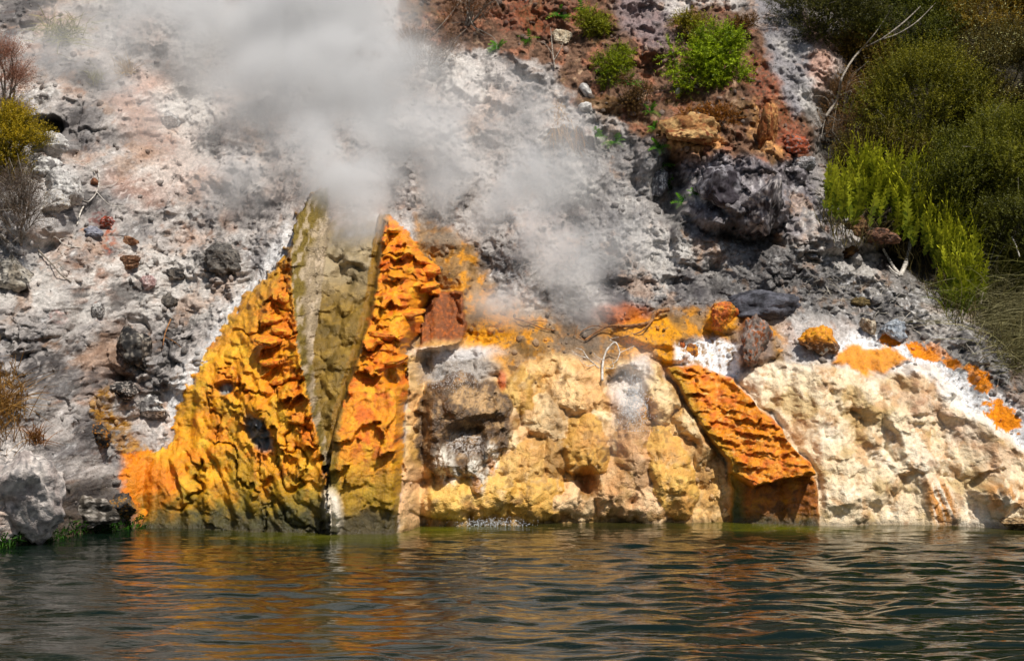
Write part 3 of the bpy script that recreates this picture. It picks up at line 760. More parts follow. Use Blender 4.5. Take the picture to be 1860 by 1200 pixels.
# ------------------------------------------------------------------ the lake
def water_axis():
    xc = np.arange(-7, 7, .036)
    return axis(xc, 400, 40, -400, 40)
wxs = water_axis()
yc = np.arange(-10.2, -.2, .032)
wys = axis(yc, 14, 12, -500, 46)
wX, wY = [a.astype(np.float32).ravel() for a in np.meshgrid(wxs, wys)]
nearw = (np.abs(wX) < 14) & (wY > -14)
wp = wX + .25 * fbm(wX * .8, wY * .8, 3, 401)
wq = wY + .10 * fbm(wX * .9, wY * 1.2, 3, 402)
right = sstep(-3, 2.5, wX)
h = .018 * fbm(wp * .9, wq * 1.9, 2, 403) + (.024 + .010 * right) * fbm(wp * 1.1, wq * 2.9, 2, 404) + (.008 + .008 * right) * fbm(wp * 2.2, wq * 6.5, 2, 405) + .003 * (1 - right) * fbm(wp * 4, wq * 4.5, 2, 406)
sh_y = np.interp(wX, _sX, _sY)
dsh = sh_y - wY
h *= .35 + .65 * sstep(0, 4, dsh)
h = h * sstep(60, 12, np.abs(wX) + np.abs(wY))
wv = np.stack([wX, wY, h], 1)
wi = np.arange(len(wX)).reshape(len(wys), len(wxs))
wf = np.stack([wi[:-1, :-1], wi[:-1, 1:], wi[1:, 1:], wi[1:, :-1]], -1).reshape(-1, 4)
# turbid water: milky yellow-green where the springs run in, deep green outside
wc_ = np.tile(lin(11, 24, 16), (len(wX), 1))
wpx = 930 + wX * FPX / (wY - CAMY)
tu = sstep(1.9, .0, dsh + .5 * fbm(wX * 1.5, wY * 2, 3, 411)) * (sstep(260, 520, wpx))
wc_ = wc_ * (1 - .7 * tu[:, None]) + lin(70, 66, 28) * .7 * tu[:, None]
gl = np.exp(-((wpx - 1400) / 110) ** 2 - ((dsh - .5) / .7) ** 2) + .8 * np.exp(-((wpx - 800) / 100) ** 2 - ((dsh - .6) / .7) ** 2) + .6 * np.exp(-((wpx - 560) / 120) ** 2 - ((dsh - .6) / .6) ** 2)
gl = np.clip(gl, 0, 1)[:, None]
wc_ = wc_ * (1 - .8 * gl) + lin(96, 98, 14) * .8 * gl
m, n, l, bs = nodes_mat('lake_water')
at = n.new('ShaderNodeAttribute'); at.attribute_name = 'Col'
l.new(at.outputs['Color'], bs.inputs['Base Color'])
bs.inputs['Roughness'].default_value = .04; bs.inputs['IOR'].default_value = 1.333
tc = n.new('ShaderNodeTexCoord'); mp = n.new('ShaderNodeMapping'); mp.inputs['Scale'].default_value = (3.0, 9.0, 1)
l.new(tc.outputs['Object'], mp.inputs['Vector'])
nz = n.new('ShaderNodeTexNoise'); nz.inputs['Scale'].default_value = 1.3; nz.inputs['Detail'].default_value = 3; nz.inputs['Distortion'].default_value = .6
l.new(mp.outputs[0], nz.inputs['Vector'])
bp = n.new('ShaderNodeBump'); bp.inputs['Strength'].default_value = .22; bp.inputs['Distance'].default_value = .03
l.new(nz.outputs['Fac'], bp.inputs['Height']); l.new(bp.outputs[0], bs.inputs['Normal'])
MATS['lake_water'] = m
link('lake_water', grid_mesh('lake_water', wv, wf, wc_, None, 'lake_water'), kind='structure')
# ------------------------------------------------------------------ where a photo pixel meets the slope
BIN = 3
_ok = np.nonzero((PX > -120) & (PX < 1980) & (PY > -160) & (PY < 1040) & (Z > -.05))[0]
_ord = _ok[np.argsort(-Y[_ok])]
_ras = np.full((1200 // BIN + 110, 2100 // BIN + 10), -1, np.int64)
_ras[((PY[_ord] + 160) // BIN).astype(int), ((PX[_ord] + 120) // BIN).astype(int)] = _ord
def S(px_, py_, lift=0.0):
    """point of the slope seen at a photo pixel, lifted off it"""
    r, c_ = int((py_ + 160) // BIN), int((px_ + 120) // BIN)
    for k in range(0, 14):
        w = _ras[max(0, r - k):r + k + 1, max(0, c_ - k):c_ + k + 1]
        w = w[w >= 0]
        if len(w):
            v = V[w[np.argmin(Y[w])]]
            return Vector((float(v[0]), float(v[1]) - lift * .75, float(v[2]) + lift * .65))
    raise ValueError((px_, py_))
def off_slope(px_, py_, lift):
    """point standing free of the slope by lift metres"""
    y_ = S(px_, py_).y - lift * .75; k = (y_ - CAMY) / FPX
    return Vector(((px_ - 930) * k, y_, CAMZ - (py_ - HOR) * k))
def ppm(p): return FPX / (p.y - CAMY)          # photo pixels per metre at a point

def leaf_mat(name, rough=.6, trans=.3):
    m, n, l, bs = nodes_mat(name)
    at = n.new('ShaderNodeAttribute'); at.attribute_name = 'Col'
    l.new(at.outputs['Color'], bs.inputs['Base Color'])
    bs.inputs['Roughness'].default_value = rough; bs.inputs['Specular IOR Level'].default_value = .3
    tr = n.new('ShaderNodeBsdfTranslucent'); l.new(at.outputs['Color'], tr.inputs['Color'])
    mx = n.new('ShaderNodeMixShader'); mx.inputs[0].default_value = trans
    l.new(bs.outputs[0], mx.inputs[1]); l.new(tr.outputs[0], mx.inputs[2])
    l.new(mx.outputs[0], n['Material Output'].inputs['Surface'])
    MATS[name] = m
leaf_mat('foliage', .55, .4); leaf_mat('dry_stalk', .8, .15)
def bark_mat(name, c0, c1, sc=30):
    m, n, l, bs = nodes_mat(name)
    tc = n.new('ShaderNodeTexCoord'); nz = n.new('ShaderNodeTexNoise'); nz.inputs['Scale'].default_value = sc; nz.inputs['Detail'].default_value = 5
    l.new(tc.outputs['Object'], nz.inputs['Vector'])
    cr = n.new('ShaderNodeValToRGB'); cr.color_ramp.elements[0].position = .35; cr.color_ramp.elements[1].position = .65
    cr.color_ramp.elements[0].color = (*c0, 1); cr.color_ramp.elements[1].color = (*c1, 1)
    l.new(nz.outputs['Fac'], cr.inputs['Fac']); l.new(cr.outputs[0], bs.inputs['Base Color']); bs.inputs['Roughness'].default_value = .8
    bp = n.new('ShaderNodeBump'); bp.inputs['Strength'].default_value = .5; bp.inputs['Distance'].default_value = .01
    l.new(nz.outputs['Fac'], bp.inputs['Height']); l.new(bp.outputs[0], bs.inputs['Normal'])
    MATS[name] = m
bark_mat('bleached_wood', lin(150, 140, 128), lin(226, 220, 210))
bark_mat('brown_wood', lin(86, 56, 34), lin(170, 118, 66))
bark_mat('grey_twig', lin(96, 86, 76), lin(170, 160, 146))

# ------------------------------------------------------------------ builders: rock, tube, leaves, blades
import bmesh
_ico = {}
def ico(sub):
    if sub not in _ico:
        bm = bmesh.new(); bmesh.ops.create_icosphere(bm, subdivisions=sub, radius=1)
        _ico[sub] = (np.array([v.co[:] for v in bm.verts], np.float32), np.array([[v.index for v in f.verts] for f in bm.faces], np.int32)); bm.free()
    return _ico[sub]
def n3d(p, sc, octv, seed):
    return (fbm(p[:, 0] * sc + 5, p[:, 1] * sc, octv, seed) + fbm(p[:, 1] * sc + 9, p[:, 2] * sc, octv, seed + 31) + fbm(p[:, 2] * sc, p[:, 0] * sc + 3, octv, seed + 67)) / 2
def rock_mesh(name, r, seed, c0, c1, c2=None, facets=9, mat='crusty_rock', rough=.8, lump=.22, topcol=None, sub=5, crag=.28):
    v, f = ico(sub); v = v.copy(); rr = np.random.default_rng(seed)
    for _ in range(facets):
        n_ = rr.normal(size=3); n_ /= np.linalg.norm(n_); d = rr.uniform(.42, .8)
        v -= np.clip(v @ n_ - d, 0, None)[:, None] * n_ * .85
    cr = ridged(v[:, 0] * 1.6 + seed, v[:, 2] * 1.6 + v[:, 1], 4, seed + 3) - .5
    v *= (1 + lump * n3d(v, 1.3, 3, seed) + crag * cr + .12 * n3d(v, 4, 4, seed + 7) + .05 * n3d(v, 11, 3, seed + 9))[:, None]
    t_ = n3d(v, 2.2, 4, seed + 11); t2 = n3d(v, 7, 3, seed + 13)
    col = c0 + (c1 - c0) * sstep(-.25, .3, t_)[:, None]
    if c2 is not None: col = col + (c2 - col) * (sstep(.1, .4, t2 + .4 * t_))[:, None]
    if topcol is not None: col = col + (topcol - col) * sstep(-.15, .25, v[:, 2] + .5 * t2)[:, None]
    col *= (1 + .45 * t2 + .5 * n3d(v, 16, 3, seed + 17))[:, None]
    col = np.clip(col, .01, .8)
    return grid_mesh(name, v * np.array(r, np.float32), f, np.clip(col, .005, .85), np.full(len(v), rough), mat)
def rock(label, cx, cy_, rx, ry, c0, c1, c2=None, name='rock', seed=None, depth=None, sink=.42, rot=0, group=None, cat='rock', **kw):
    """rock of rx, ry photo pixels half size bedded in the slope"""
    p = S(cx, cy_ + ry * .3); k = ppm(p)
    a, b_ = rx / k, ry / k
    d_ = depth / k if depth else (a + b_) / 2
    seed = seed or int(cx * 13 + cy_ * 7)
    me = rock_mesh(name, (a, d_, b_), seed, c0, c1, c2, **kw)
    q = project(p.x, p.y, p.z)
    o = link(name, me, loc=(p.x + (cx - q[0]) / k, p.y - d_ * (.5 - sink), p.z + (q[1] - cy_) / k), rot=(0, math.radians(rot), 0), label=label, category=cat)
    if group: o['group'] = group
    return o
def smooth_path(pts, n=8):
    pts = [Vector(p) for p in pts]; out = []
    for i in range(len(pts) - 1):
        p0, p1, p2, p3 = pts[max(i - 1, 0)], pts[i], pts[i + 1], pts[min(i + 2, len(pts) - 1)]
        for k in range(n):
            t_ = k / n
            out.append(.5 * ((2 * p1) + (p2 - p0) * t_ + (2 * p0 - 5 * p1 + 4 * p2 - p3) * t_ ** 2 + (3 * p1 - p0 - 3 * p2 + p3) * t_ ** 3))
    out.append(pts[-1]); return out
def tube_mesh(name, path, r0, r1, mat, sides=6, wob=.12):
    path = smooth_path(path); n_ = len(path); vs = []; fs = []
    for i, p in enumerate(path):
        d = (path[min(i + 1, n_ - 1)] - path[max(i - 1, 0)]).normalized()
        u = d.cross(Vector((.3, .9, .2))).normalized(); w = d.cross(u)
        r = (r0 + (r1 - r0) * i / (n_ - 1)) * (1 + random.uniform(-wob, wob))
        for s_ in range(sides):
            a = 2 * math.pi * s_ / sides
            vs.append(p + (u * math.cos(a) + w * math.sin(a)) * r)
    for i in range(n_ - 1):
        for s_ in range(sides):
            s2 = (s_ + 1) % sides
            fs.append((i * sides + s_, i * sides + s2, (i + 1) * sides + s2, (i + 1) * sides + s_))
    me = bpy.data.meshes.new(name); me.from_pydata([v[:] for v in vs], [], fs + [tuple(range(sides))[::-1], tuple(range((n_ - 1) * sides, n_ * sides))])
    for p in me.polygons: p.use_smooth = True
    me.materials.append(MATS[mat]); return me
def branch(label, stems, mat, name='dead_branch', cat='branch', origin=None):
    """stems: (list of (px, py, lift), r0, r1); the first is the main stem, the others are twigs"""
    paths = [[off_slope(a, b_, c_) for a, b_, c_ in st[0]] for st in stems]
    o0 = paths[0][0]
    root = thing(name, label, cat, loc=o0)
    stem = root
    for i, (pth, st) in enumerate(zip(paths, stems)):
        o = link('stem' if i == 0 else 'twig', tube_mesh('stem', [p - o0 for p in pth], st[1], st[2], mat), stem)
        if i == 0: stem = o
    return root
def unit(a): return a / np.maximum(np.linalg.norm(a, axis=1, keepdims=True), 1e-6)
def spray_soup(Pt, Dr, Ln, K, leaf, width, c0, c1, droop=.0, seed=1, tipc=None):
    """leafy sprigs: a stem with K small pointed leaves round it; vectorised over sprigs"""
    r = np.random.default_rng(seed); n_ = len(Pt); Dr = unit(Dr)
    side = unit(np.cross(Dr, r.normal(size=(n_, 3)))); up = np.cross(Dr, side)
    tone = r.random(n_)[:, None]
    vs = []; cs = []
    sw = .12 * width
    tip = Pt + Dr * Ln[:, None]
    vs.append(np.stack([Pt - side * sw, Pt + side * sw, tip], 1)); cs.append(np.repeat((c0 * .55)[None], n_, 0))
    for k in range(K):
        f = (k + .6) / K; a = 2.4 * k
        b_ = Pt + Dr * (Ln * f)[:, None] + np.array([0, 0, -droop]) * (f * f * Ln)[:, None]
        d = unit(Dr * .55 + side * math.cos(a) + up * math.sin(a) + .35 * r.normal(size=(n_, 3)))
        w_ = unit(np.cross(d, r.normal(size=(n_, 3))))
        ll = leaf * (1.1 - .5 * f) * r.uniform(.7, 1.3, n_)[:, None]
        vs.append(np.stack([b_ - w_ * width * .5, b_ + w_ * width * .5, b_ + d * ll], 1))
        c_ = c0 + (c1 - c0) * np.clip(tone * .8 + .4 * (f - .4) + .15 * r.normal(size=(n_, 1)), 0, 1)
        if tipc is not None: c_ = np.where(r.random((n_, 1)) < .06, tipc, c_)
        cs.append(c_)
    v = np.concatenate(vs).reshape(-1, 3); c_ = np.repeat(np.concatenate(cs), 3, 0)
    return v, np.clip(c_, .004, .8)
def soup_mesh(name, v, c_, mat='foliage', k=3):
    return grid_mesh(name, v, np.arange(len(v)).reshape(-1, k), c_, None, mat, smooth=False)
def blades(Pt, Dr, Ln, width, c0, c1, bend=.5, seed=1, seg=4):
    """grass blades: bent tapering strips"""
    r = np.random.default_rng(seed); n_ = len(Pt); Dr = unit(Dr)
    out = unit(r.normal(size=(n_, 3)) * np.array([1, .7, .1]) + np.array([0, -.35, 0])); side = unit(np.cross(Dr, out))
    tone = r.random((n_, 1)); fs = []; cs = []
    bd = bend * r.uniform(.3, 1.4, n_)[:, None]
    pt = lambda f: Pt + Dr * (Ln[:, None] * f) + (out * bd + np.array([0, 0, -.45]) * bd) * Ln[:, None] * f * f
    for k in range(seg):
        f0, f1_ = k / seg, (k + 1) / seg
        w0, w1 = width * (1 - f0 ** 2 * .9), width * (1 - f1_ ** 2 * .92)
        fs.append(np.stack([pt(f0) - side * w0, pt(f0) + side * w0, pt(f1_) + side * w1, pt(f1_) - side * w1], 1))
        cs.append(c0 + (c1 - c0) * np.clip(tone + .3 * (f0 - .4), 0, 1))
    v = np.concatenate(fs).reshape(-1, 3)
    return v, np.clip(np.repeat(np.concatenate(cs), 4, 0), .004, .8)

# ------------------------------------------------------------------ bushes
def shrub(label, cx, cy_, rx, ry, c0, c1, n_clump=26, per=95, leaf=.045, width=.013, name='shrub', lift=.35, seed=None, twig='grey_twig', K=11, slen=.26, tipc=None, bare=0, cat='shrub', group=None, flat=False):
    seed = seed or int(cx * 3 + cy_); r = np.random.default_rng(seed)
    p = S(cx, min(cy_ + ry * .75, 940)); k = ppm(p); a, b_ = rx / k, ry / k
    q = project(p.x, p.y, p.z)
    cen = Vector((p.x + (cx - q[0]) / k, p.y - lift * .4, p.z + (q[1] - cy_) / k))
    basep = Vector((cen.x, p.y + .1, cen.z - b_ * .85))
    root = thing(name, label, cat, loc=basep, group=group)
    rel = np.array(cen - basep)
    d = unit(r.normal(size=(n_clump, 3)) + np.array([0, -.35, .25])); rad = r.uniform(.45, 1.0, (n_clump, 1)) ** .6
    dep = .10 if flat else min(a, b_) * .75 + .15
    if flat: rad = r.uniform(.1, 1.0, (n_clump, 1)) ** .7
    cc = rel + d * rad * np.array([a, dep, b_])
    cr_ = r.uniform(.16, .30, n_clump) * (.42 if flat else min(1.6, (a + b_) * .75))
    ctone = r.uniform(-.25, .55, n_clump)
    Pt = []; Dr = []; tn = []
    for i in range(n_clump):
        u = unit(r.normal(size=(per, 3)))
        Pt.append(cc[i] + u * (r.random((per, 1)) ** .5) * cr_[i] * np.array([1.1, 1, .85]))
        Dr.append(u * 1.0 + np.array([0, -.8, .1]) if flat else u * .8 + d[i] * .5 + np.array([0, -.1, .75])); tn.append(np.full(per, ctone[i]))
    Pt = np.concatenate(Pt); Dr = np.concatenate(Dr); tn = np.concatenate(tn)
    v, c_ = spray_soup(Pt, Dr, r.uniform(.6, 1.2, len(Pt)) * slen, K, leaf, width, c0, c1, seed=seed, tipc=tipc)
    mul_ = np.repeat(np.tile(1 + tn * .6, K + 1), 3)[:, None]
    link('foliage', soup_mesh('foliage', v, np.clip(c_ * mul_, .004, .7)), root, kind='stuff')
    for i in range(6):
        j = int(r.integers(n_clump)); e = Vector(cc[j]); mid = e * .5 + Vector((r.uniform(-.1, .1), .05, r.uniform(-.05, .15)))
        link('stem', tube_mesh('stem', [Vector((r.uniform(-.06, .06), 0, 0)), mid, e], .022, .006, twig, 5), root)
    for i in range(bare):
        j = int(r.integers(n_clump)); e = Vector(cc[j]); u = Vector(unit(r.normal(size=(1, 3)) + np.array([[0, -.6, .5]]))[0])
        link('twig', tube_mesh('twig', [e * .6, e + u * .12, e + u * r.uniform(.25, .5) + Vector((0, 0, r.uniform(-.1, .1)))], .007, .002, twig, 4), root)
    return root
G = lambda *a: lin(*a)
shrub('large rounded olive green bush in the middle of the right-hand thicket', 1680, 205, 120, 105, G(69, 74, 17), G(151, 143, 30), 46, 110, bare=8)
shrub('dark green bush at the top edge left of the thicket, above the grey stripe', 1500, 25, 90, 50, G(39, 43, 15), G(101, 99, 30), 26, 90, bare=3)
shrub('deep green bush at the top edge of the thicket, behind the long bare branch', 1625, 55, 100, 75, G(45, 56, 15), G(116, 117, 28), 36, 100, bare=5)
shrub('olive bush in the top right corner with pale yellow specks', 1800, 45, 100, 75, G(84, 74, 20), G(174, 140, 43), 36, 100, tipc=G(230, 225, 140), bare=3)
shrub('very dark bush speckled with pale leaf tips at the right edge, below the corner bush', 1815, 150, 85, 80, G(43, 43, 15), G(118, 102, 35), 34, 95, tipc=G(230, 215, 140), bare=3)
shrub('fresh green bush at the right edge above the sedge', 1820, 300, 85, 85, G(66, 72, 16), G(141, 138, 34), 36, 105, bare=6)
shrub('mid green bush right behind the sword fern bank', 1735, 345, 80, 80, G(49, 58, 15), G(125, 125, 30), 32, 100, bare=5)
shrub('dark green bush at the right edge just over the pale grass', 1850, 415, 70, 70, G(50, 54, 16), G(109, 110, 30), 26, 95, bare=4)
shrub('thin brown twiggy bush beside the pinkish end of the grey stripe', 1535, 215, 62, 75, G(92, 66, 40), G(163, 122, 71), 22, 46, leaf=.035, width=.008, bare=30)
shrub('brown and olive bush between the grey stripe and the dome-shaped bush', 1560, 130, 70, 60, G(75, 61, 25), G(151, 122, 46), 26, 80, bare=10)
shrub('low dark bush in the gap over the sword ferns', 1610, 300, 90, 45, G(58, 53, 20), G(131, 117, 38), 26, 80, bare=14)
shrub('green and yellow mossy bush at the left edge above the white rock', 22, 265, 52, 52, G(75, 76, 10), G(191, 161, 25), 24, 110, leaf=.035, lift=.5)
shrub('tangled grey leafless bush at the left edge under the green one', 30, 390, 66, 75, G(63, 53, 43), G(127, 107, 89), 26, 40, leaf=.04, width=.006, bare=70, lift=.5)
shrub('brown heathery bush at the upper left edge', 5, 150, 45, 62, G(104, 69, 53), G(185, 133, 107), 18, 70, leaf=.03, width=.007, bare=26, lift=.35)
shrub('dark brown scrubby bush at the upper edge of the steam', 775, 100, 55, 36, G(66, 48, 28), G(142, 102, 56), 14, 60, leaf=.03, width=.008, bare=10, lift=.1, slen=.18)
shrub('small dry bush with bare twigs at the top edge over the red soil', 850, 20, 60, 36, G(72, 46, 25), G(139, 92, 51), 12, 50, leaf=.03, width=.008, bare=18, lift=.1, slen=.18)
shrub('bright green feathery clubmoss clump hanging on the red soil', 1285, 112, 72, 66, G(84, 108, 10), G(176, 196, 33), 44, 26, leaf=.055, width=.016, lift=.10, K=13, slen=.22, flat=True, cat='plant', name='clubmoss')
shrub('yellow-green moss tuft right of the round white stone at the top', 1265, 50, 46, 26, G(84, 76, 15), G(174, 163, 33), 9, 60, leaf=.03, lift=.1, slen=.14, cat='plant', name='moss_tuft', flat=True)
shrub('brown moss tuft over the upper right shoulder of the clubmoss', 1335, 55, 34, 26, G(66, 46, 17), G(130, 92, 35), 9, 60, leaf=.03, lift=.1, slen=.12, cat='plant', name='moss_tuft', flat=True)
shrub('green moss tuft low on the red soil left of the clubmoss', 1120, 120, 34, 32, G(79, 92, 12), G(163, 176, 30), 9, 60, leaf=.035, lift=.1, slen=.16, cat='plant', name='moss_tuft', flat=True)
shrub('green moss tuft at the top of the red soil beside a fern', 1075, 45, 36, 24, G(79, 84, 15), G(163, 166, 33), 9, 55, leaf=.035, lift=.1, slen=.16, cat='plant', name='moss_tuft', flat=True)
shrub('rusty moss tuft over the ochre rock', 1300, 215, 60, 24, G(107, 66, 17), G(179, 117, 38), 10, 60, leaf=.025, lift=.08, slen=.12, cat='plant', name='moss_tuft', flat=True)
shrub('dark moss tuft hanging in the crack left of the clubmoss', 1150, 175, 36, 36, G(61, 43, 20), G(122, 92, 46), 9, 50, leaf=.025, lift=.08, slen=.14, cat='plant', name='moss_tuft', flat=True)

# ------------------------------------------------------------------ sword ferns on the bank
def frond_mesh(i):
    r = np.random.default_rng(900 + i); n_ = 15; vs = []; cs = []
    L_ = 1.0; bend = r.uniform(.08, .3)
    pt = lambda f: np.array([.05 * math.sin(3 * f + i), -bend * f * f, L_ * f * (1 - .1 * f)])
    c0, c1 = G(88, 104, 12), G(224, 224, 56)  # dark frond base: shade low between the fronds put into the colour
    for k in range(n_):
        f = (k + .5) / n_; w = .085 * (math.sin(min(1, f * 1.15 + .18) * math.pi) ** .6 + .05)
        for s_ in (-1, 1):
            b0, b1 = pt(f - .045), pt(f + .045)
            e = pt(f + .045) + np.array([s_ * w, -.02 * r.random(), .02 * r.normal()])
            vs += [b0, b1, e]; c_ = c0 + (c1 - c0) * np.clip(f ** 1.25 + .14 * r.normal(), 0, 1); cs += [c_] * 3
    for k in range(6):
        a, b_ = pt(k / 6), pt((k + 1) / 6); o = np.array([.006, 0, 0])
        vs += [a - o, a + o, b_]; cs += [G(90, 76, 20)] * 3
    return soup_mesh('frond', np.array(vs), np.array(cs))
FR = [frond_mesh(i) for i in range(8)]
fern_base = S(1600, 420)
fern = thing('sword_fern', 'bank of upright yellow-green sword ferns on the ridge above the grey slope', 'fern', loc=fern_base)
fp = np.array([(1478, 362), (1500, 325), (1545, 318), (1640, 330), (1700, 380), (1745, 450), (1768, 545), (1715, 545), (1672, 470), (1600, 410), (1520, 400)], float)
cand = []
while len(cand) < 290:
    x_, y_ = random.uniform(1470, 1775), random.uniform(300, 560)
    if sd_poly(np.array([x_]), np.array([y_]), fp)[0] > 0: cand.append((x_, y_))
cand.sort(key=lambda q: q[1])
for i, (x_, y_) in enumerate(cand):
    p = S(x_, y_)
    p = Vector((p.x, min(p.y, 2.75 + (540 - y_) * .006) - .38, p.z - .10))
    o = link('frond', FR[i % 8], fern, loc=p - fern_base, rot=(random.uniform(-.15, .35), random.gauss(.08, .2), random.uniform(-.9, .9)))
    s_ = random.uniform(.55, .95); o.scale = (s_ * 1.0, s_, s_)
r = np.random.default_rng(5)
pp = []
for i in range(900):
    while True:
        x_, y_ = r.uniform(1490, 1800), r.uniform(330, 590)
        if sd_poly(np.array([x_]), np.array([y_ - 34]), fp)[0] > -6: break
    p = S(x_, y_); pp.append((p.x, min(p.y, 2.9 + (540 - y_) * .006) - .1, p.z - .05))
pp = np.array(pp) - np.array(fern_base)
v, c_ = blades(pp, r.normal(size=(900, 3)) * .25 + np.array([0, -.15, 1]), r.uniform(.2, .5, 900), .006, G(46, 38, 20), G(116, 104, 56), .5, 6)
link('dead_stalks', soup_mesh('dead_stalks', v, c_, 'dry_stalk', 4), fern, kind='stuff', label='brown dead stalks under the fronds')

# ------------------------------------------------------------------ tussocks
def tussock(label, cx, cy_, w, n_, length, c0, c1, width=.006, lean=(0, -.3, 1), spread=.35, bend=.6, cat='grass', name='grass_tussock', mat='dry_stalk', h=12):
    r = np.random.default_rng(int(cx + cy_ * 3)); b0 = S(cx, cy_)
    pts = np.array([S(cx + r.normal() * w * .5, cy_ + r.normal() * h * .5, .0) for _ in range(min(n_, 260))])
    pts = pts[r.integers(len(pts), size=n_)] + r.normal(size=(n_, 3)) * np.array([.03, .02, .01]) - np.array(b0)
    v, c_ = blades(pts, r.normal(size=(n_, 3)) * spread + np.array(lean), r.uniform(.5, 1.15, n_) * length, width, c0, c1, bend, int(cx))
    root = thing(name, label, cat, loc=b0)
    link('blades', soup_mesh('blades', v, c_, mat, 4), root, kind='stuff')
tussock('green sedge tussock below the sword ferns at the end of the bank', 1745, 560, 26, 150, .5, G(56, 72, 14), G(134, 142, 40), .009, (0, -.2, 1), .35, .6, mat='foliage', name='sedge_tussock')
tussock('pale grey-green grass hanging over the slope at the right edge', 1800, 570, 44, 900, .75, G(84, 80, 46), G(168, 160, 116), .0045, (.3, -.4, .5), .5, .9, h=50)
tussock('pale dry grass at the right edge below the hanging grass', 1845, 620, 40, 800, .7, G(78, 74, 40), G(156, 148, 98), .0045, (.2, -.4, .6), .5, .9, h=60)
tussock('olive grass behind the pale grass at the right edge', 1840, 500, 50, 700, .8, G(62, 66, 24), G(128, 124, 60), .005, (.1, -.3, .8), .45, .8, h=40)
tussock('yellow-green grass tuft in thin steam at the upper left', 115, 60, 40, 260, .34, G(104, 104, 48), G(160, 154, 84), .006, (.2, -.5, .4), .3, .9, h=24)
tussock('rust and green grass tuft at the left edge low on the rock', 8, 745, 34, 420, .5, G(116, 84, 34), G(176, 132, 66), .005, (.1, -.4, .9), .35, .7, h=60)
tussock('small rusty grass tuft right of the left-edge grass', 66, 800, 14, 130, .28, G(120, 80, 40), G(160, 110, 60), .005, (0, -.4, .8), .35, .7)
tussock('small faded grass tuft in the steam at left', 175, 145, 12, 90, .22, G(130, 126, 70), G(170, 164, 110), .005, (0, -.4, .8), .35, .7)
tussock('straw coloured grass tuft on the pale slope under the steam at left', 228, 130, 12, 110, .26, G(150, 120, 70), G(186, 156, 104), .005, (0, -.4, .8), .35, .7)
tussock('straw coloured grass hanging down the slope right of the steam', 1018, 215, 12, 200, .36, G(130, 94, 44), G(188, 146, 84), .005, (.05, -.5, -.6), .2, .5, h=34)
tussock('rusty hanging grass beside a white rock right of the steam', 1045, 255, 8, 110, .25, G(110, 74, 24), G(160, 112, 44), .005, (.05, -.5, -.6), .2, .5, h=20)

# ------------------------------------------------------------------ small ferns on the red soil
def small_fern(label, cx, cy_, size, c0, c1, n_=9, name='small_fern'):
    p = S(cx, cy_); k = ppm(p); r = np.random.default_rng(int(cx * 7 + cy_)); L_ = size / k
    root = thing(name, label, 'fern', loc=p)
    for i in range(n_):
        a = r.uniform(0, 2 * math.pi); d = np.array([math.cos(a), -.55 + .3 * math.sin(a), .35 + .6 * math.sin(a)]) ; d /= np.linalg.norm(d)
        sd_ = np.cross(d, [0, -.7, .7]); sd_ /= np.linalg.norm(sd_) + 1e-6; vs = []; cs = []
        ln = L_ * r.uniform(.6, 1.05)
        for j in range(7):
            f = (j + .4) / 7; b_ = d * ln * f + np.array([0, 0, -.35]) * ln * f * f; w_ = ln * .26 * (1 - f) ** .7 + .008
            for s_ in (-1, 1):
                vs += [b_ - d * ln * .05, b_ + d * ln * .06, b_ + sd_ * s_ * w_ + d * ln * .07]; cs += [c0 + (c1 - c0) * np.clip(f + .2 * r.normal(), 0, 1)] * 3
        link('frond', soup_mesh('frond', np.array(vs), np.array(cs)), root)
g0, g1 = G(40, 92, 12), G(112, 168, 34)
for lb, x_, y_, sz in [
    ('small bright green fern alone on the rust soil near the top', 960, 70, 24), ('faint green fern at the upper margin of the steam', 905, 86, 22),
    ('green fern at the top edge beside a pale stone', 1018, 28, 28), ('small green fern at the top edge right of the pale stone', 1055, 14, 24),
    ('green fern on the brown soil at the middle of the moss', 1110, 128, 30), ('yellow-green fern low on the brown soil over the white stone', 1140, 150, 26),
    ('small fern at the head of the trailing ferns beside the ochre rock', 1182, 200, 22), ('second fern down the trail beside the ochre rock', 1188, 232, 22),
    ('third fern down the trail beside the ochre rock', 1198, 268, 22), ('fourth fern down the trail, by the grey rock', 1205, 300, 22),
    ('largest fern at the foot of the trail, in the dark crack', 1238, 366, 34), ('fern in the dark crack just over the largest one', 1220, 338, 28),
    ('small fern right of the largest one in the dark crack', 1262, 352, 18), ('hazy fern on the pale slope right of the steam', 1118, 258, 24),
    ('faint fern left of the hazy fern on the pale slope', 1082, 246, 20)]:
    small_fern(lb, x_, y_, sz * 1.3, g0, g1)

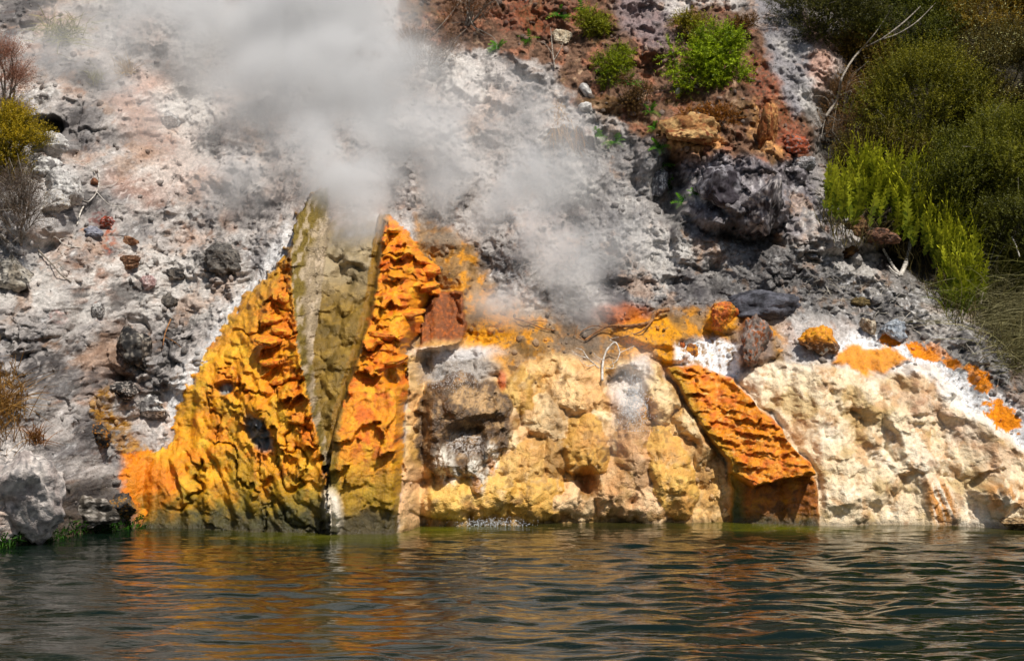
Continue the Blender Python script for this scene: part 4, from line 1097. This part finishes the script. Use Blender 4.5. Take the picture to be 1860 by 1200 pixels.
# ------------------------------------------------------------------ dead wood
br = branch
br('white V-shaped dead branch standing on the slope below the sword ferns', [([(1658, 414, .3), (1654, 440, .22), (1648, 470, .16), (1636, 500, .1)], .028, .034), ([(1636, 500, .1), (1625, 488, .16), (1614, 470, .2), (1604, 452, .22)], .03, .018), ([(1634, 500, .11), (1622, 492, .14), (1612, 480, .16)], .014, .008)], 'bleached_wood')
br('long thin bare branch slanting up across the thicket', [([(1500, 212, 1.0), (1522, 176, 1.1), (1530, 140, 1.2), (1560, 95, 1.4), (1600, 72, 1.8), (1640, 42, 2.1), (1672, 12, 2.3)], .022, .009), ([(1600, 72, 1.8), (1630, 62, 2.0), (1665, 40, 2.2), (1700, 5, 2.3)], .012, .005), ([(1560, 95, 1.4), (1590, 60, 1.8), (1620, 15, 2.1)], .010, .004), ([(1530, 155, 1.0), (1520, 190, .95), (1512, 240, .9)], .011, .004), ([(1520, 175, .95), (1545, 165, 1.0), (1590, 145, 1.1)], .008, .003), ([(1522, 190, .95), (1500, 215, .85), (1492, 250, .8)], .008, .003)], 'grey_twig')
br('brown crooked branch lying above the orange spring shelf', [([(1215, 562, .12), (1190, 568, .16), (1180, 585, .14), (1140, 592, .12), (1100, 594, .12), (1062, 618, .08)], .030, .012), ([(1188, 572, .14), (1178, 590, .1), (1160, 604, .08), (1130, 612, .06)], .016, .008), ([(1100, 594, .12), (1075, 592, .1), (1050, 606, .08)], .010, .004), ([(1062, 618, .08), (1045, 606, .1), (1050, 590, .12)], .007, .003)], 'brown_wood')
br('white bleached arching branch with twigs beside the spouting water', [([(1094, 690, .1), (1095, 660, .2), (1102, 636, .26), (1118, 622, .28), (1126, 640, .2)], .018, .008), ([(1118, 622, .28), (1108, 616, .26), (1124, 612, .25)], .007, .003), ([(1126, 640, .2), (1120, 655, .18), (1106, 664, .15)], .008, .003), ([(1126, 640, .2), (1140, 634, .2), (1152, 628, .18)], .006, .003), ([(1098, 655, .2), (1085, 648, .18), (1078, 640, .18)], .006, .003), ([(1100, 668, .14), (1114, 668, .14), (1112, 655, .16)], .006, .003)], 'bleached_wood')
br('pale thin branches lying on the sinter left of the arching branch', [([(1088, 668, .06), (1068, 650, .1), (1058, 636, .12), (1046, 632, .1)], .010, .004), ([(1068, 650, .1), (1050, 645, .1), (1038, 636, .08)], .007, .003), ([(1080, 662, .07), (1066, 664, .1), (1052, 652, .08)], .006, .003)], 'bleached_wood')
br('dark brown root lying across the olive slope below the grey steam', [([(935, 578, .06), (960, 585, .09), (985, 596, .08), (1010, 600, .05)], .016, .006), ([(960, 585, .09), (980, 582, .08), (1000, 586, .06)], .008, .003)], 'brown_wood')
br('white forked twig on the slope right of the left-hand white rock', [([(140, 408, .06), (150, 378, .12), (172, 355, .12), (180, 330, .1), (178, 305, .08)], .011, .005), ([(172, 355, .12), (160, 366, .1), (148, 362, .06)], .007, .003), ([(180, 330, .1), (160, 300, .1), (115, 290, .06)], .007, .003), ([(175, 348, .12), (200, 372, .08), (228, 374, .04)], .006, .003), ([(178, 340, .1), (205, 336, .07), (216, 326, .05)], .005, .002)], 'bleached_wood')
br('curved pale twig below the left-hand white rock', [([(148, 450, .05), (122, 446, .08), (108, 436, .09), (124, 432, .06)], .009, .004), ([(110, 438, .09), (98, 430, .08), (92, 444, .05)], .007, .003)], 'bleached_wood')
br('dark bent root under the tangled bush at left', [([(70, 455, .1), (95, 480, .12), (112, 500, .08), (130, 512, .04)], .014, .006), ([(95, 480, .12), (105, 478, .1), (118, 492, .05)], .007, .003)], 'grey_twig')
br('thin black forked stick on the dark crust left of the cone', [([(310, 580, .05), (300, 605, .08), (296, 628, .06)], .010, .008), ([(300, 612, .08), (316, 620, .05), (330, 632, .03)], .007, .003)], 'brown_wood')
br('grey bare stem hanging from the top edge beside the scrubby bush', [([(845, -10, .15), (850, 25, .2), (862, 50, .15), (880, 66, .08)], .014, .006), ([(838, 0, .2), (815, 30, .2), (790, 58, .1)], .011, .004), ([(862, 50, .15), (898, 70, .1), (902, 95, .06)], .007, .003)], 'grey_twig')
br('dark leafless sapling standing in the steam margin on the red soil', [([(1008, 125, .05), (1004, 95, .15), (1000, 50, .2)], .012, .005), ([(1004, 100, .14), (990, 80, .12), (975, 75, .1)], .006, .003), ([(1006, 110, .1), (1020, 85, .14), (1026, 65, .14)], .006, .003)], 'grey_twig')
br('pale dry stalks leaning at the right edge over the grass', [([(1780, 560, .3), (1800, 470, .6), (1830, 400, .8), (1862, 350, .9)], .008, .003), ([(1800, 470, .6), (1770, 440, .6), (1755, 415, .6)], .006, .003), ([(1795, 495, .5), (1830, 440, .7), (1864, 410, .8)], .006, .003)], 'grey_twig')
br('short white stick leaning in the bush at the right edge', [([(1838, 430, 1.0), (1846, 448, .95), (1852, 466, .9)], .012, .009)], 'bleached_wood')
br('thin grey twig arching over the left of the sword ferns', [([(1540, 268, .7), (1560, 262, .75), (1585, 266, .75)], .007, .003)], 'bleached_wood')

# ------------------------------------------------------------------ rocks bedded in the slope
gy0, gy1, wh = G(120, 116, 114), G(176, 172, 168), G(222, 218, 212)
dk0, dk1 = G(44, 42, 42), G(92, 88, 86)
rd0, rd1 = G(120, 60, 40), G(176, 100, 72)
or0, or1 = G(196, 96, 8), G(236, 150, 14)
rock('large smooth dark slate-grey boulder above the white salt', 1382, 552, 64, 36, G(58, 58, 64), G(96, 96, 104), None, 'boulder', facets=7, lump=.14, rough=.6, crag=.08)
rock('orange-capped brown boulder at the end of the orange tongue', 1486, 621, 38, 33, G(84, 58, 34), G(150, 96, 40), G(220, 210, 196), 'boulder', topcol=or1, mat='orange_sinter', rough=.45, depth=40)
rock('orange knob over the white salt left of the dark boulder', 1312, 574, 27, 26, or0, or1, G(120, 84, 24), 'boulder', mat='orange_sinter', rough=.5)
rock('small rust brown stone with an orange top in the white salt', 1257, 637, 11, 13, G(110, 62, 16), or1, None, facets=4, mat='orange_sinter', rough=.5)
rock('tiny rust stone left of the brown one in the white salt', 1239, 626, 6, 7, G(100, 56, 16), or0, None, facets=4, mat='orange_sinter', rough=.5, sub=3)
rock('grey-brown pinnacle of rock behind the white salt', 1368, 622, 34, 44, G(110, 96, 88), G(160, 146, 136), G(150, 88, 50), 'pinnacle', facets=10, lump=.3)
rock('pale blue-grey rock on the right slope above the orange tongue', 1622, 600, 26, 22, G(126, 134, 144), G(176, 182, 188), None)
rock('cream and brown rock left of the pale blue-grey one', 1578, 594, 16, 22, G(132, 110, 84), G(196, 182, 160), None)
rock('olive brown flat stone high on the right slope', 1562, 550, 20, 10, G(88, 74, 44), G(128, 108, 70), None)
rock('grey rock on the pale slope under the steam at left', 305, 218, 24, 22, gy0, gy1, wh)
rock('smooth white rock at the top of the left-hand pile, beside the hollow', 88, 264, 36, 24, gy1, wh, None, facets=4, lump=.2, crag=.14)
rock('white rock bulging at the middle of the left-hand pile', 112, 345, 36, 34, gy1, wh, gy0, facets=5, lump=.22)
rock('pale rounded rock between the two white rocks at left', 82, 306, 30, 22, gy0, wh, None, facets=4, lump=.2, crag=.14)
rock('white knobbly rock at the foot of the left-hand pile', 95, 372, 30, 26, gy1, wh, G(140, 124, 100), facets=5)
rock('blue-grey stone beside the brick red stones at left', 172, 424, 19, 14, G(110, 112, 124), G(160, 160, 170), None)
rock('brick red stone above the blue-grey stone at left', 190, 404, 20, 12, rd0, G(186, 80, 58), gy1)
rock('rust stone right of the brick red stone', 236, 438, 15, 12, G(128, 88, 62), G(168, 128, 98), None)
rock('small brown stone below the white forked twig', 171, 330, 11, 9, G(110, 70, 48), G(150, 104, 76), None, sub=3)
rock('flat brown rock at mid height of the left slope', 233, 474, 24, 13, G(112, 76, 52), G(164, 124, 94), G(70, 60, 50))
rock('pinkish grey stone on the white patch left of the cone', 267, 516, 18, 16, G(160, 130, 126), G(196, 176, 172), None)
rock('dark cracked stone on the white patch, the upper of two', 318, 496, 18, 16, dk0, G(110, 102, 94), None)
rock('dark cracked stone on the white patch, the lower of two', 304, 547, 18, 17, G(70, 66, 62), G(126, 118, 108), None)
rock('big black crusted rock left of the cone', 238, 632, 44, 48, G(34, 33, 34), G(84, 80, 76), G(150, 142, 130), 'boulder', facets=10, lump=.3)
rock('black rock with a yellow spot over the yellow seep', 225, 712, 34, 22, G(36, 34, 34), G(80, 76, 72), G(170, 160, 150), 'boulder', facets=8, lump=.3)
rock('pale rock below the black rock beside the cone', 268, 742, 40, 30, gy0, wh, dk0, 'boulder', facets=8)
rock('round dark boulder with orange flecks left of the yellow seep', 184, 791, 29, 24, dk0, G(110, 100, 88), G(176, 112, 30), 'boulder', facets=7)
rock('grey stone with a white top at the left, in the speckled crust', 177, 562, 14, 16, gy0, wh, dk0)
rock('brownish rock with a dark overhang at the left edge', 30, 500, 44, 34, G(150, 140, 124), G(200, 192, 178), dk0, 'boulder', facets=8)
rock('pale pink rock at the left edge above the water', 38, 900, 74, 88, G(170, 158, 152), G(214, 204, 196), gy0, 'boulder', facets=6, lump=.2)
rock('dark wet boulder at the waterline right of the pale pink rock', 165, 930, 62, 38, G(44, 40, 34), G(96, 88, 78), G(160, 152, 142), 'boulder', facets=8, rough=.5)
rock('small dark boulder at the waterline beside the orange flank', 222, 918, 26, 30, dk0, G(104, 94, 80), G(170, 120, 50), 'boulder', facets=8, rough=.5)
rock('grey rock at the edge of the dark scree under the steam', 408, 468, 36, 30, G(86, 82, 78), G(130, 124, 116), dk0, facets=9)
rock('round white stone at the top of the red soil', 1243, 36, 13, 10, gy1, wh, None, facets=2, lump=.12, sub=3)
rock('small white stone on the brown soil below the clubmoss', 1232, 168, 6, 8, gy1, wh, None, facets=2, lump=.12, sub=3)
rock('white stone beside the rusty hanging grass, the lower one', 1066, 195, 15, 10, gy1, wh, None, facets=5, sub=3)
rock('long white stone over the rusty hanging grass', 1064, 165, 10, 16, gy1, wh, None, facets=5, rot=-35, sub=3)
rock('cream stone on the rust soil near the top', 1018, 70, 20, 16, G(176, 158, 132), G(214, 200, 176), None, facets=6)
rock('large ochre and cream rock on the red soil', 1250, 240, 52, 34, G(150, 104, 60), G(206, 168, 112), G(116, 62, 34), 'boulder', facets=10, lump=.26)
rock('orange-brown rock in the cleft right of the ochre rock', 1392, 235, 26, 44, G(140, 80, 40), G(202, 150, 92), G(110, 54, 30), 'boulder', facets=9)
rock('rust red flat rock at the lower end of the red soil', 1440, 268, 34, 22, G(136, 62, 36), G(190, 98, 58), gy0, 'boulder', facets=8)
rock('violet-grey jagged boulder under the ochre rock', 1310, 345, 66, 54, G(66, 60, 66), G(150, 146, 150), G(40, 34, 36), 'boulder', facets=13, lump=.3)
rock('dark jagged boulder right of the violet-grey one', 1392, 370, 44, 56, G(48, 42, 44), G(120, 114, 116), G(176, 168, 164), 'boulder', facets=12, lump=.3)
rock('grey rock at the left shoulder of the jagged boulder', 1190, 330, 22, 34, G(96, 94, 98), G(160, 158, 160), wh, facets=9)
rock('pale grey stone at the upper end of the right slope', 1462, 300, 24, 16, gy0, G(186, 184, 186), dk1, facets=8)
rock('grey faceted stone on the right slope over the dark boulder', 1420, 490, 30, 22, G(110, 106, 104), G(170, 166, 162), dk1, facets=10)
rock('brown overhanging clod below the sword ferns, beside the white branch', 1606, 432, 34, 18, G(92, 62, 46), G(150, 108, 84), dk0, 'clod', facets=7)
rock('round mossy brown clod left of the overhanging one', 1552, 412, 22, 20, G(70, 48, 30), G(112, 82, 52), None, 'clod', facets=4, lump=.3)
rock('small dark clod under the mossy brown one', 1546, 454, 24, 15, G(58, 40, 22), G(98, 70, 34), None, 'clod', facets=4, lump=.3)
rock('low wet brown rock in the water at the right edge', 1850, 950, 32, 14, G(70, 56, 36), G(150, 116, 76), G(196, 170, 130), rough=.4, facets=6)

# ------------------------------------------------------------------ jutting lobes on the cone (parts of it)
def lobe(cx, cy_, w, h_, out, rot, seed):
    p = S(cx, cy_); k = ppm(p); v, f = ico(4); v = v.copy()
    v[:, 2] = np.where(v[:, 2] > 0, v[:, 2] * .55, v[:, 2] * 1.2)
    sc = 1 + .28 * n3d(v, 1.6, 3, seed) + .10 * n3d(v, 6, 3, seed + 5)
    v *= sc[:, None]
    v[:, 2] += .15 * ledges(v[:, 0] * .5 + seed, v[:, 2] * .5, 5, seed)
    t_ = n3d(v, 3, 3, seed + 9)
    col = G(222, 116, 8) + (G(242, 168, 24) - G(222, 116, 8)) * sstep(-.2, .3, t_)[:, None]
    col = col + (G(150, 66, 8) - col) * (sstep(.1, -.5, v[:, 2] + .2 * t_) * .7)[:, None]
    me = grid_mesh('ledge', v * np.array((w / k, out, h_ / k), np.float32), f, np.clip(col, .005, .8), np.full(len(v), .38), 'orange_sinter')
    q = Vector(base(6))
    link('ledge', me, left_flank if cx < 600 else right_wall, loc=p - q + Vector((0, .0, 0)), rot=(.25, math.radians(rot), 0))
for a in [(492, 575, 20, 9, .16, -8, 1), (486, 618, 24, 10, .18, 6, 2), (494, 655, 20, 9, .17, -6, 3), (512, 600, 20, 12, .12, 14, 4), (520, 540, 18, 14, .12, 20, 5), (505, 690, 16, 8, .10, -14, 6),
          (778, 488, 20, 11, .18, 4, 11), (776, 520, 24, 9, .16, -10, 12), (742, 568, 28, 9, .15, -6, 13), (712, 652, 28, 10, .16, -8, 15), (700, 606, 26, 9, .10, 6, 16)]:
    lobe(*a)
# ------------------------------------------------------------------ algae, litter and loose stones
rg = np.random.default_rng(77)
pts = np.array([S(x_, y_) for x_, y_ in zip(rg.uniform(-20, 262, 420), rg.uniform(935, 1000, 420))]); pts = pts[pts[:, 2] < .16]
pts = np.repeat(pts, 5, 0) + rg.normal(size=(len(pts) * 5, 3)) * (.04, .02, .012)
v, c_ = blades(pts, rg.normal(size=(len(pts), 3)) * .4 + np.array([0, -.8, -.1]), rg.uniform(.04, .12, len(pts)), .009, G(22, 52, 12), G(66, 112, 26), .5, 8, 3)
link('green_algae', soup_mesh('green_algae', v, c_, 'foliage', 4), kind='stuff', label='green algae along the waterline at the left', category='algae')
pts = []
lp_ = np.array([(1440, 470), (1560, 490), (1680, 520), (1790, 590), (1880, 690), (1880, 760), (1740, 650), (1600, 580), (1450, 540)], float)
while len(pts) < 420:
    x_, y_ = rg.uniform(1430, 1880), rg.uniform(470, 760)
    if sd_poly(np.array([x_]), np.array([y_]), lp_)[0] > 0: pts.append(S(x_, y_, .015)[:])
pts = np.array(pts)
v, c_ = blades(pts, rg.normal(size=(len(pts), 3)) * (1, .3, .5), rg.uniform(.06, .26, len(pts)), .0035, G(130, 120, 104), G(214, 206, 190), .25, 9, 3)
link('twig_litter', soup_mesh('twig_litter', v, c_, 'dry_stalk', 4), kind='stuff', label='pale dead twig litter on the grey slope at the right', category='litter')
hv = np.nonzero((lab == 0) & (Z > .1) & (PX > -60) & (PX < 1920) & (PY > -60) & (PY < 960) & (F.gul < .3))[0]
hv = hv[rg.integers(len(hv), size=2600)]
iv, if_ = ico(1); n_ = len(hv)
sz = .008 + .045 * rg.random(n_) ** 4
st_ = rg.uniform(.7, 1.3, (n_, 1, 3)) * sz[:, None, None]
nv_ = iv[None] * (1 + .25 * rg.normal(size=(n_, len(iv), 1))) * st_ + (V[hv] + VN[hv] * sz[:, None] * .3)[:, None]
tone = rg.uniform(.55, 1.35, (n_, 1))
cl_ = np.clip(C[hv] * tone * .7 + .3 * lin(150, 142, 136) * tone, .01, .8)
link('loose_stones', grid_mesh('loose_stones', nv_.reshape(-1, 3), (if_[None] + len(iv) * np.arange(n_)[:, None, None]).reshape(-1, 3), np.repeat(cl_, len(iv), 0), np.full(n_ * len(iv), .85), 'crusty_rock', smooth=False), kind='stuff', label='small loose stones and grit strewn over the slope', category='stones')
# ------------------------------------------------------------------ steam
def base_point(px_, py_, lift):
    p = S(px_, py_) if -150 < py_ < 1030 else S(px_, -150) + Vector((0, (-150 - py_) * .007, (-150 - py_) * .0085))
    return Vector((p.x, p.y - lift, p.z + lift * .1))
def steam_mat(name, blobs, dens, scale, lo, hi, seed, soft=.45):
    m = bpy.data.materials.new(name); m.use_nodes = True; nt = m.node_tree; n, l = nt.nodes, nt.links
    n.remove(n['Principled BSDF'])
    tc = n.new('ShaderNodeTexCoord')
    acc = None
    for c_, r_, w_ in blobs:
        sb = n.new('ShaderNodeVectorMath'); sb.operation = 'SUBTRACT'; sb.inputs[1].default_value = c_; l.new(tc.outputs['Object'], sb.inputs[0])
        ml = n.new('ShaderNodeVectorMath'); ml.operation = 'MULTIPLY'; ml.inputs[1].default_value = [1 / q for q in r_]; l.new(sb.outputs[0], ml.inputs[0])
        ln = n.new('ShaderNodeVectorMath'); ln.operation = 'LENGTH'; l.new(ml.outputs[0], ln.inputs[0])
        mr = n.new('ShaderNodeMapRange'); mr.interpolation_type = 'SMOOTHSTEP'
        mr.inputs['From Min'].default_value = 1.0; mr.inputs['From Max'].default_value = .05; mr.inputs['To Min'].default_value = 0; mr.inputs['To Max'].default_value = w_
        l.new(ln.outputs['Value'], mr.inputs['Value'])
        if acc is None: acc = mr.outputs[0]
        else:
            ad = n.new('ShaderNodeMath'); ad.operation = 'ADD'; l.new(acc, ad.inputs[0]); l.new(mr.outputs[0], ad.inputs[1]); acc = ad.outputs[0]
    mp = n.new('ShaderNodeMapping'); mp.inputs['Location'].default_value = (seed * 3.1, seed * 1.7, seed); mp.inputs['Scale'].default_value = (1, 1, .75); l.new(tc.outputs['Object'], mp.inputs['Vector'])
    nz = n.new('ShaderNodeTexNoise'); nz.inputs['Scale'].default_value = scale; nz.inputs['Detail'].default_value = 4; nz.inputs['Roughness'].default_value = .55; nz.inputs['Distortion'].default_value = .7
    l.new(mp.outputs[0], nz.inputs['Vector'])
    mr = n.new('ShaderNodeMapRange'); mr.inputs['From Min'].default_value = lo; mr.inputs['From Max'].default_value = hi; mr.inputs['To Max'].default_value = 1.0
    l.new(nz.outputs['Fac'], mr.inputs['Value'])
    mu = n.new('ShaderNodeMath'); mu.operation = 'MULTIPLY'; l.new(acc, mu.inputs[0]); l.new(mr.outputs[0], mu.inputs[1])
    mu2 = n.new('ShaderNodeMath'); mu2.operation = 'MULTIPLY'; mu2.inputs[1].default_value = dens; l.new(mu.outputs[0], mu2.inputs[0])
    pv = n.new('ShaderNodeVolumePrincipled'); pv.inputs['Color'].default_value = (.995, .995, .995, 1); pv.inputs['Anisotropy'].default_value = 0.0
    l.new(mu2.outputs[0], pv.inputs['Density']); l.new(pv.outputs[0], n['Material Output'].inputs['Volume'])
    m.cycles.volume_step_rate = 1.0
    return m
def steam(name, blobs_px, dens, scale, lo, hi, seed, label):
    bl = []; lo_ = np.full(3, 1e9); hi_ = -lo_
    for x_, y_, lift, rx, rz, ry, w_ in blobs_px:
        c_ = base_point(x_, y_, lift); bl.append((tuple(c_), (rx, ry, rz), w_))
        lo_ = np.minimum(lo_, np.array(c_) - (rx, ry, rz)); hi_ = np.maximum(hi_, np.array(c_) + (rx, ry, rz))
    # a leaning closed hull round the blobs
    bm = bmesh.new()
    for c_, r_, w_ in bl:
        for s_ in [(a, b_, d_) for a in (-1, 1) for b_ in (-1, 1) for d_ in (-1, 1)]:
            bm.verts.new((c_[0] + s_[0] * r_[0] * .8, c_[1] + s_[1] * r_[1] * .8, c_[2] + s_[2] * r_[2] * .8))
            bm.verts.new((c_[0] + s_[0] * r_[0] * (1.02 if s_[1] == s_[2] == 1 else .5), c_[1] + s_[1] * r_[1] * (1.02 if s_[0] == 1 else .5), c_[2] + s_[2] * r_[2] * .6))
    res = bmesh.ops.convex_hull(bm, input=bm.verts)
    bmesh.ops.delete(bm, geom=list({g for g in res['geom_interior'] + res['geom_unused'] if isinstance(g, bmesh.types.BMVert)}), context='VERTS')
    me = bpy.data.meshes.new(name); bm.to_mesh(me); bm.free()
    me.materials.append(steam_mat(name, bl, dens, scale, lo, hi, seed))
    link(name, me, kind='stuff', label=label, category='steam')
steam('steam_plume', [(650, 400, .30, .62, .85, .5, 1.3), (650, 345, .4, .9, .6, .6, 1.2), (620, 300, .45, 1.2, .9, .7, 1.2), (590, 190, .5, 1.5, 1.3, .8, 1.2), (640, 60, .5, 1.5, 1.4, .8, 1.2), (540, 60, .5, 1.5, 1.4, .8, 1.1), (450, 20, .4, 1.6, 1.2, .7, .9), (690, 140, .5, 1.2, 1.2, .7, 1.0), (770, 270, .45, 1.3, .9, .6, 1.1), (320, 90, .35, 1.6, 1.2, .6, .5), (600, -120, .6, 2.0, 1.5, .9, 1.1), (820, 170, .35, 1.2, .9, .5, .8), (480, 180, .4, 1.2, 1.0, .55, .7)], 5.5, .75, .36, .66, 1, 'white steam rising from the top of the split cone')
steam('drifting_steam', [(860, 370, .4, .9, .7, .5, .9), (950, 430, .4, .9, .7, .5, 1.1), (1010, 510, .4, .75, .7, .45, 1.3), (960, 340, .35, 1.2, .8, .45, .6), (1080, 440, .3, 1.2, .8, .4, .5), (920, 560, .3, .8, .45, .4, .6), (1060, 560, .3, .7, .4, .4, .5), (900, 220, .3, 1.3, .9, .4, .6), (1000, 300, .3, 1.6, 1.2, .4, .5), (820, 330, .35, 1.0, .8, .45, .8)], 5.5, 1.0, .40, .68, 3, 'grey steam drifting right over the dark slope beside the cone')
steam('spring_steam', [(1150, 700, .35, .38, .42, .35, 1.2), (1130, 640, .35, .6, .4, .35, .5), (1180, 760, .35, .5, .5, .3, .5), (1090, 790, .3, .7, .5, .3, .35)], 1.5, 2.0, .36, .66, 5, 'small white steam puff over the spouting spring')
steam('slope_mist', [(150, 130, .35, 1.3, 1.2, .5, .7), (280, 250, .3, 1.4, 1.0, .45, .6), (420, 330, .3, 1.3, .9, .45, .6), (400, 130, .35, 1.5, 1.3, .5, .8), (200, 20, .35, 1.6, 1.1, .5, .9), (330, 10, .4, 1.6, 1.1, .5, .9)], 3.2, .9, .33, .66, 7, 'thin mist over the pale slope at the upper left')

# ------------------------------------------------------------------ spray of boiling water
def droplets(name, label, cx, cy_, n_, w, h_, lift, size, seed):
    r = np.random.default_rng(seed); p = S(cx, cy_); k = ppm(p)
    o8 = np.array([(1, 0, 0), (-1, 0, 0), (0, 1, 0), (0, -1, 0), (0, 0, 1.3), (0, 0, -1.3)], float); f8 = np.array([(0, 2, 4), (2, 1, 4), (1, 3, 4), (3, 0, 4), (2, 0, 5), (1, 2, 5), (3, 1, 5), (0, 3, 5)])
    hz = np.clip(.25 + .28 * r.normal(size=n_), -.4, 1)
    pos = np.stack([(r.normal(size=n_) * .5 + .35 * np.sin(hz * 9 + r.integers(3, size=n_) * 2.1)) * w / k * (.8 - .3 * hz), -lift - r.random(n_) * .12 - .12 * (1 - hz), (hz - .15) * h_ / k], 1)
    sz = size * r.uniform(.4, 1.2, n_)
    v = (pos[:, None] + o8[None] * sz[:, None, None]).reshape(-1, 3); f = (f8[None] + 6 * np.arange(n_)[:, None, None]).reshape(-1, 3)
    me = grid_mesh(name, v, f, None, None, MATS['spray_water']); link(name, me, loc=p, kind='stuff', label=label, category='spray')
m, n, l, bs = nodes_mat('spray_water'); bs.inputs['Base Color'].default_value = (.8, .82, .84, 1); bs.inputs['Roughness'].default_value = .12; MATS['spray_water'] = m
droplets('water_spray', 'white boiling water spouting below the bleached arching branch', 1150, 735, 1500, 30, 80, .1, .0055, 1)
droplets('water_spray', 'grey boiling spray in the small spring above the brown boulder', 830, 690, 700, 60, 46, .05, .0042, 2)
droplets('water_spray', 'fine splashes on the water below the ochre cushions', 890, 948, 500, 90, 16, .05, .0050, 3)
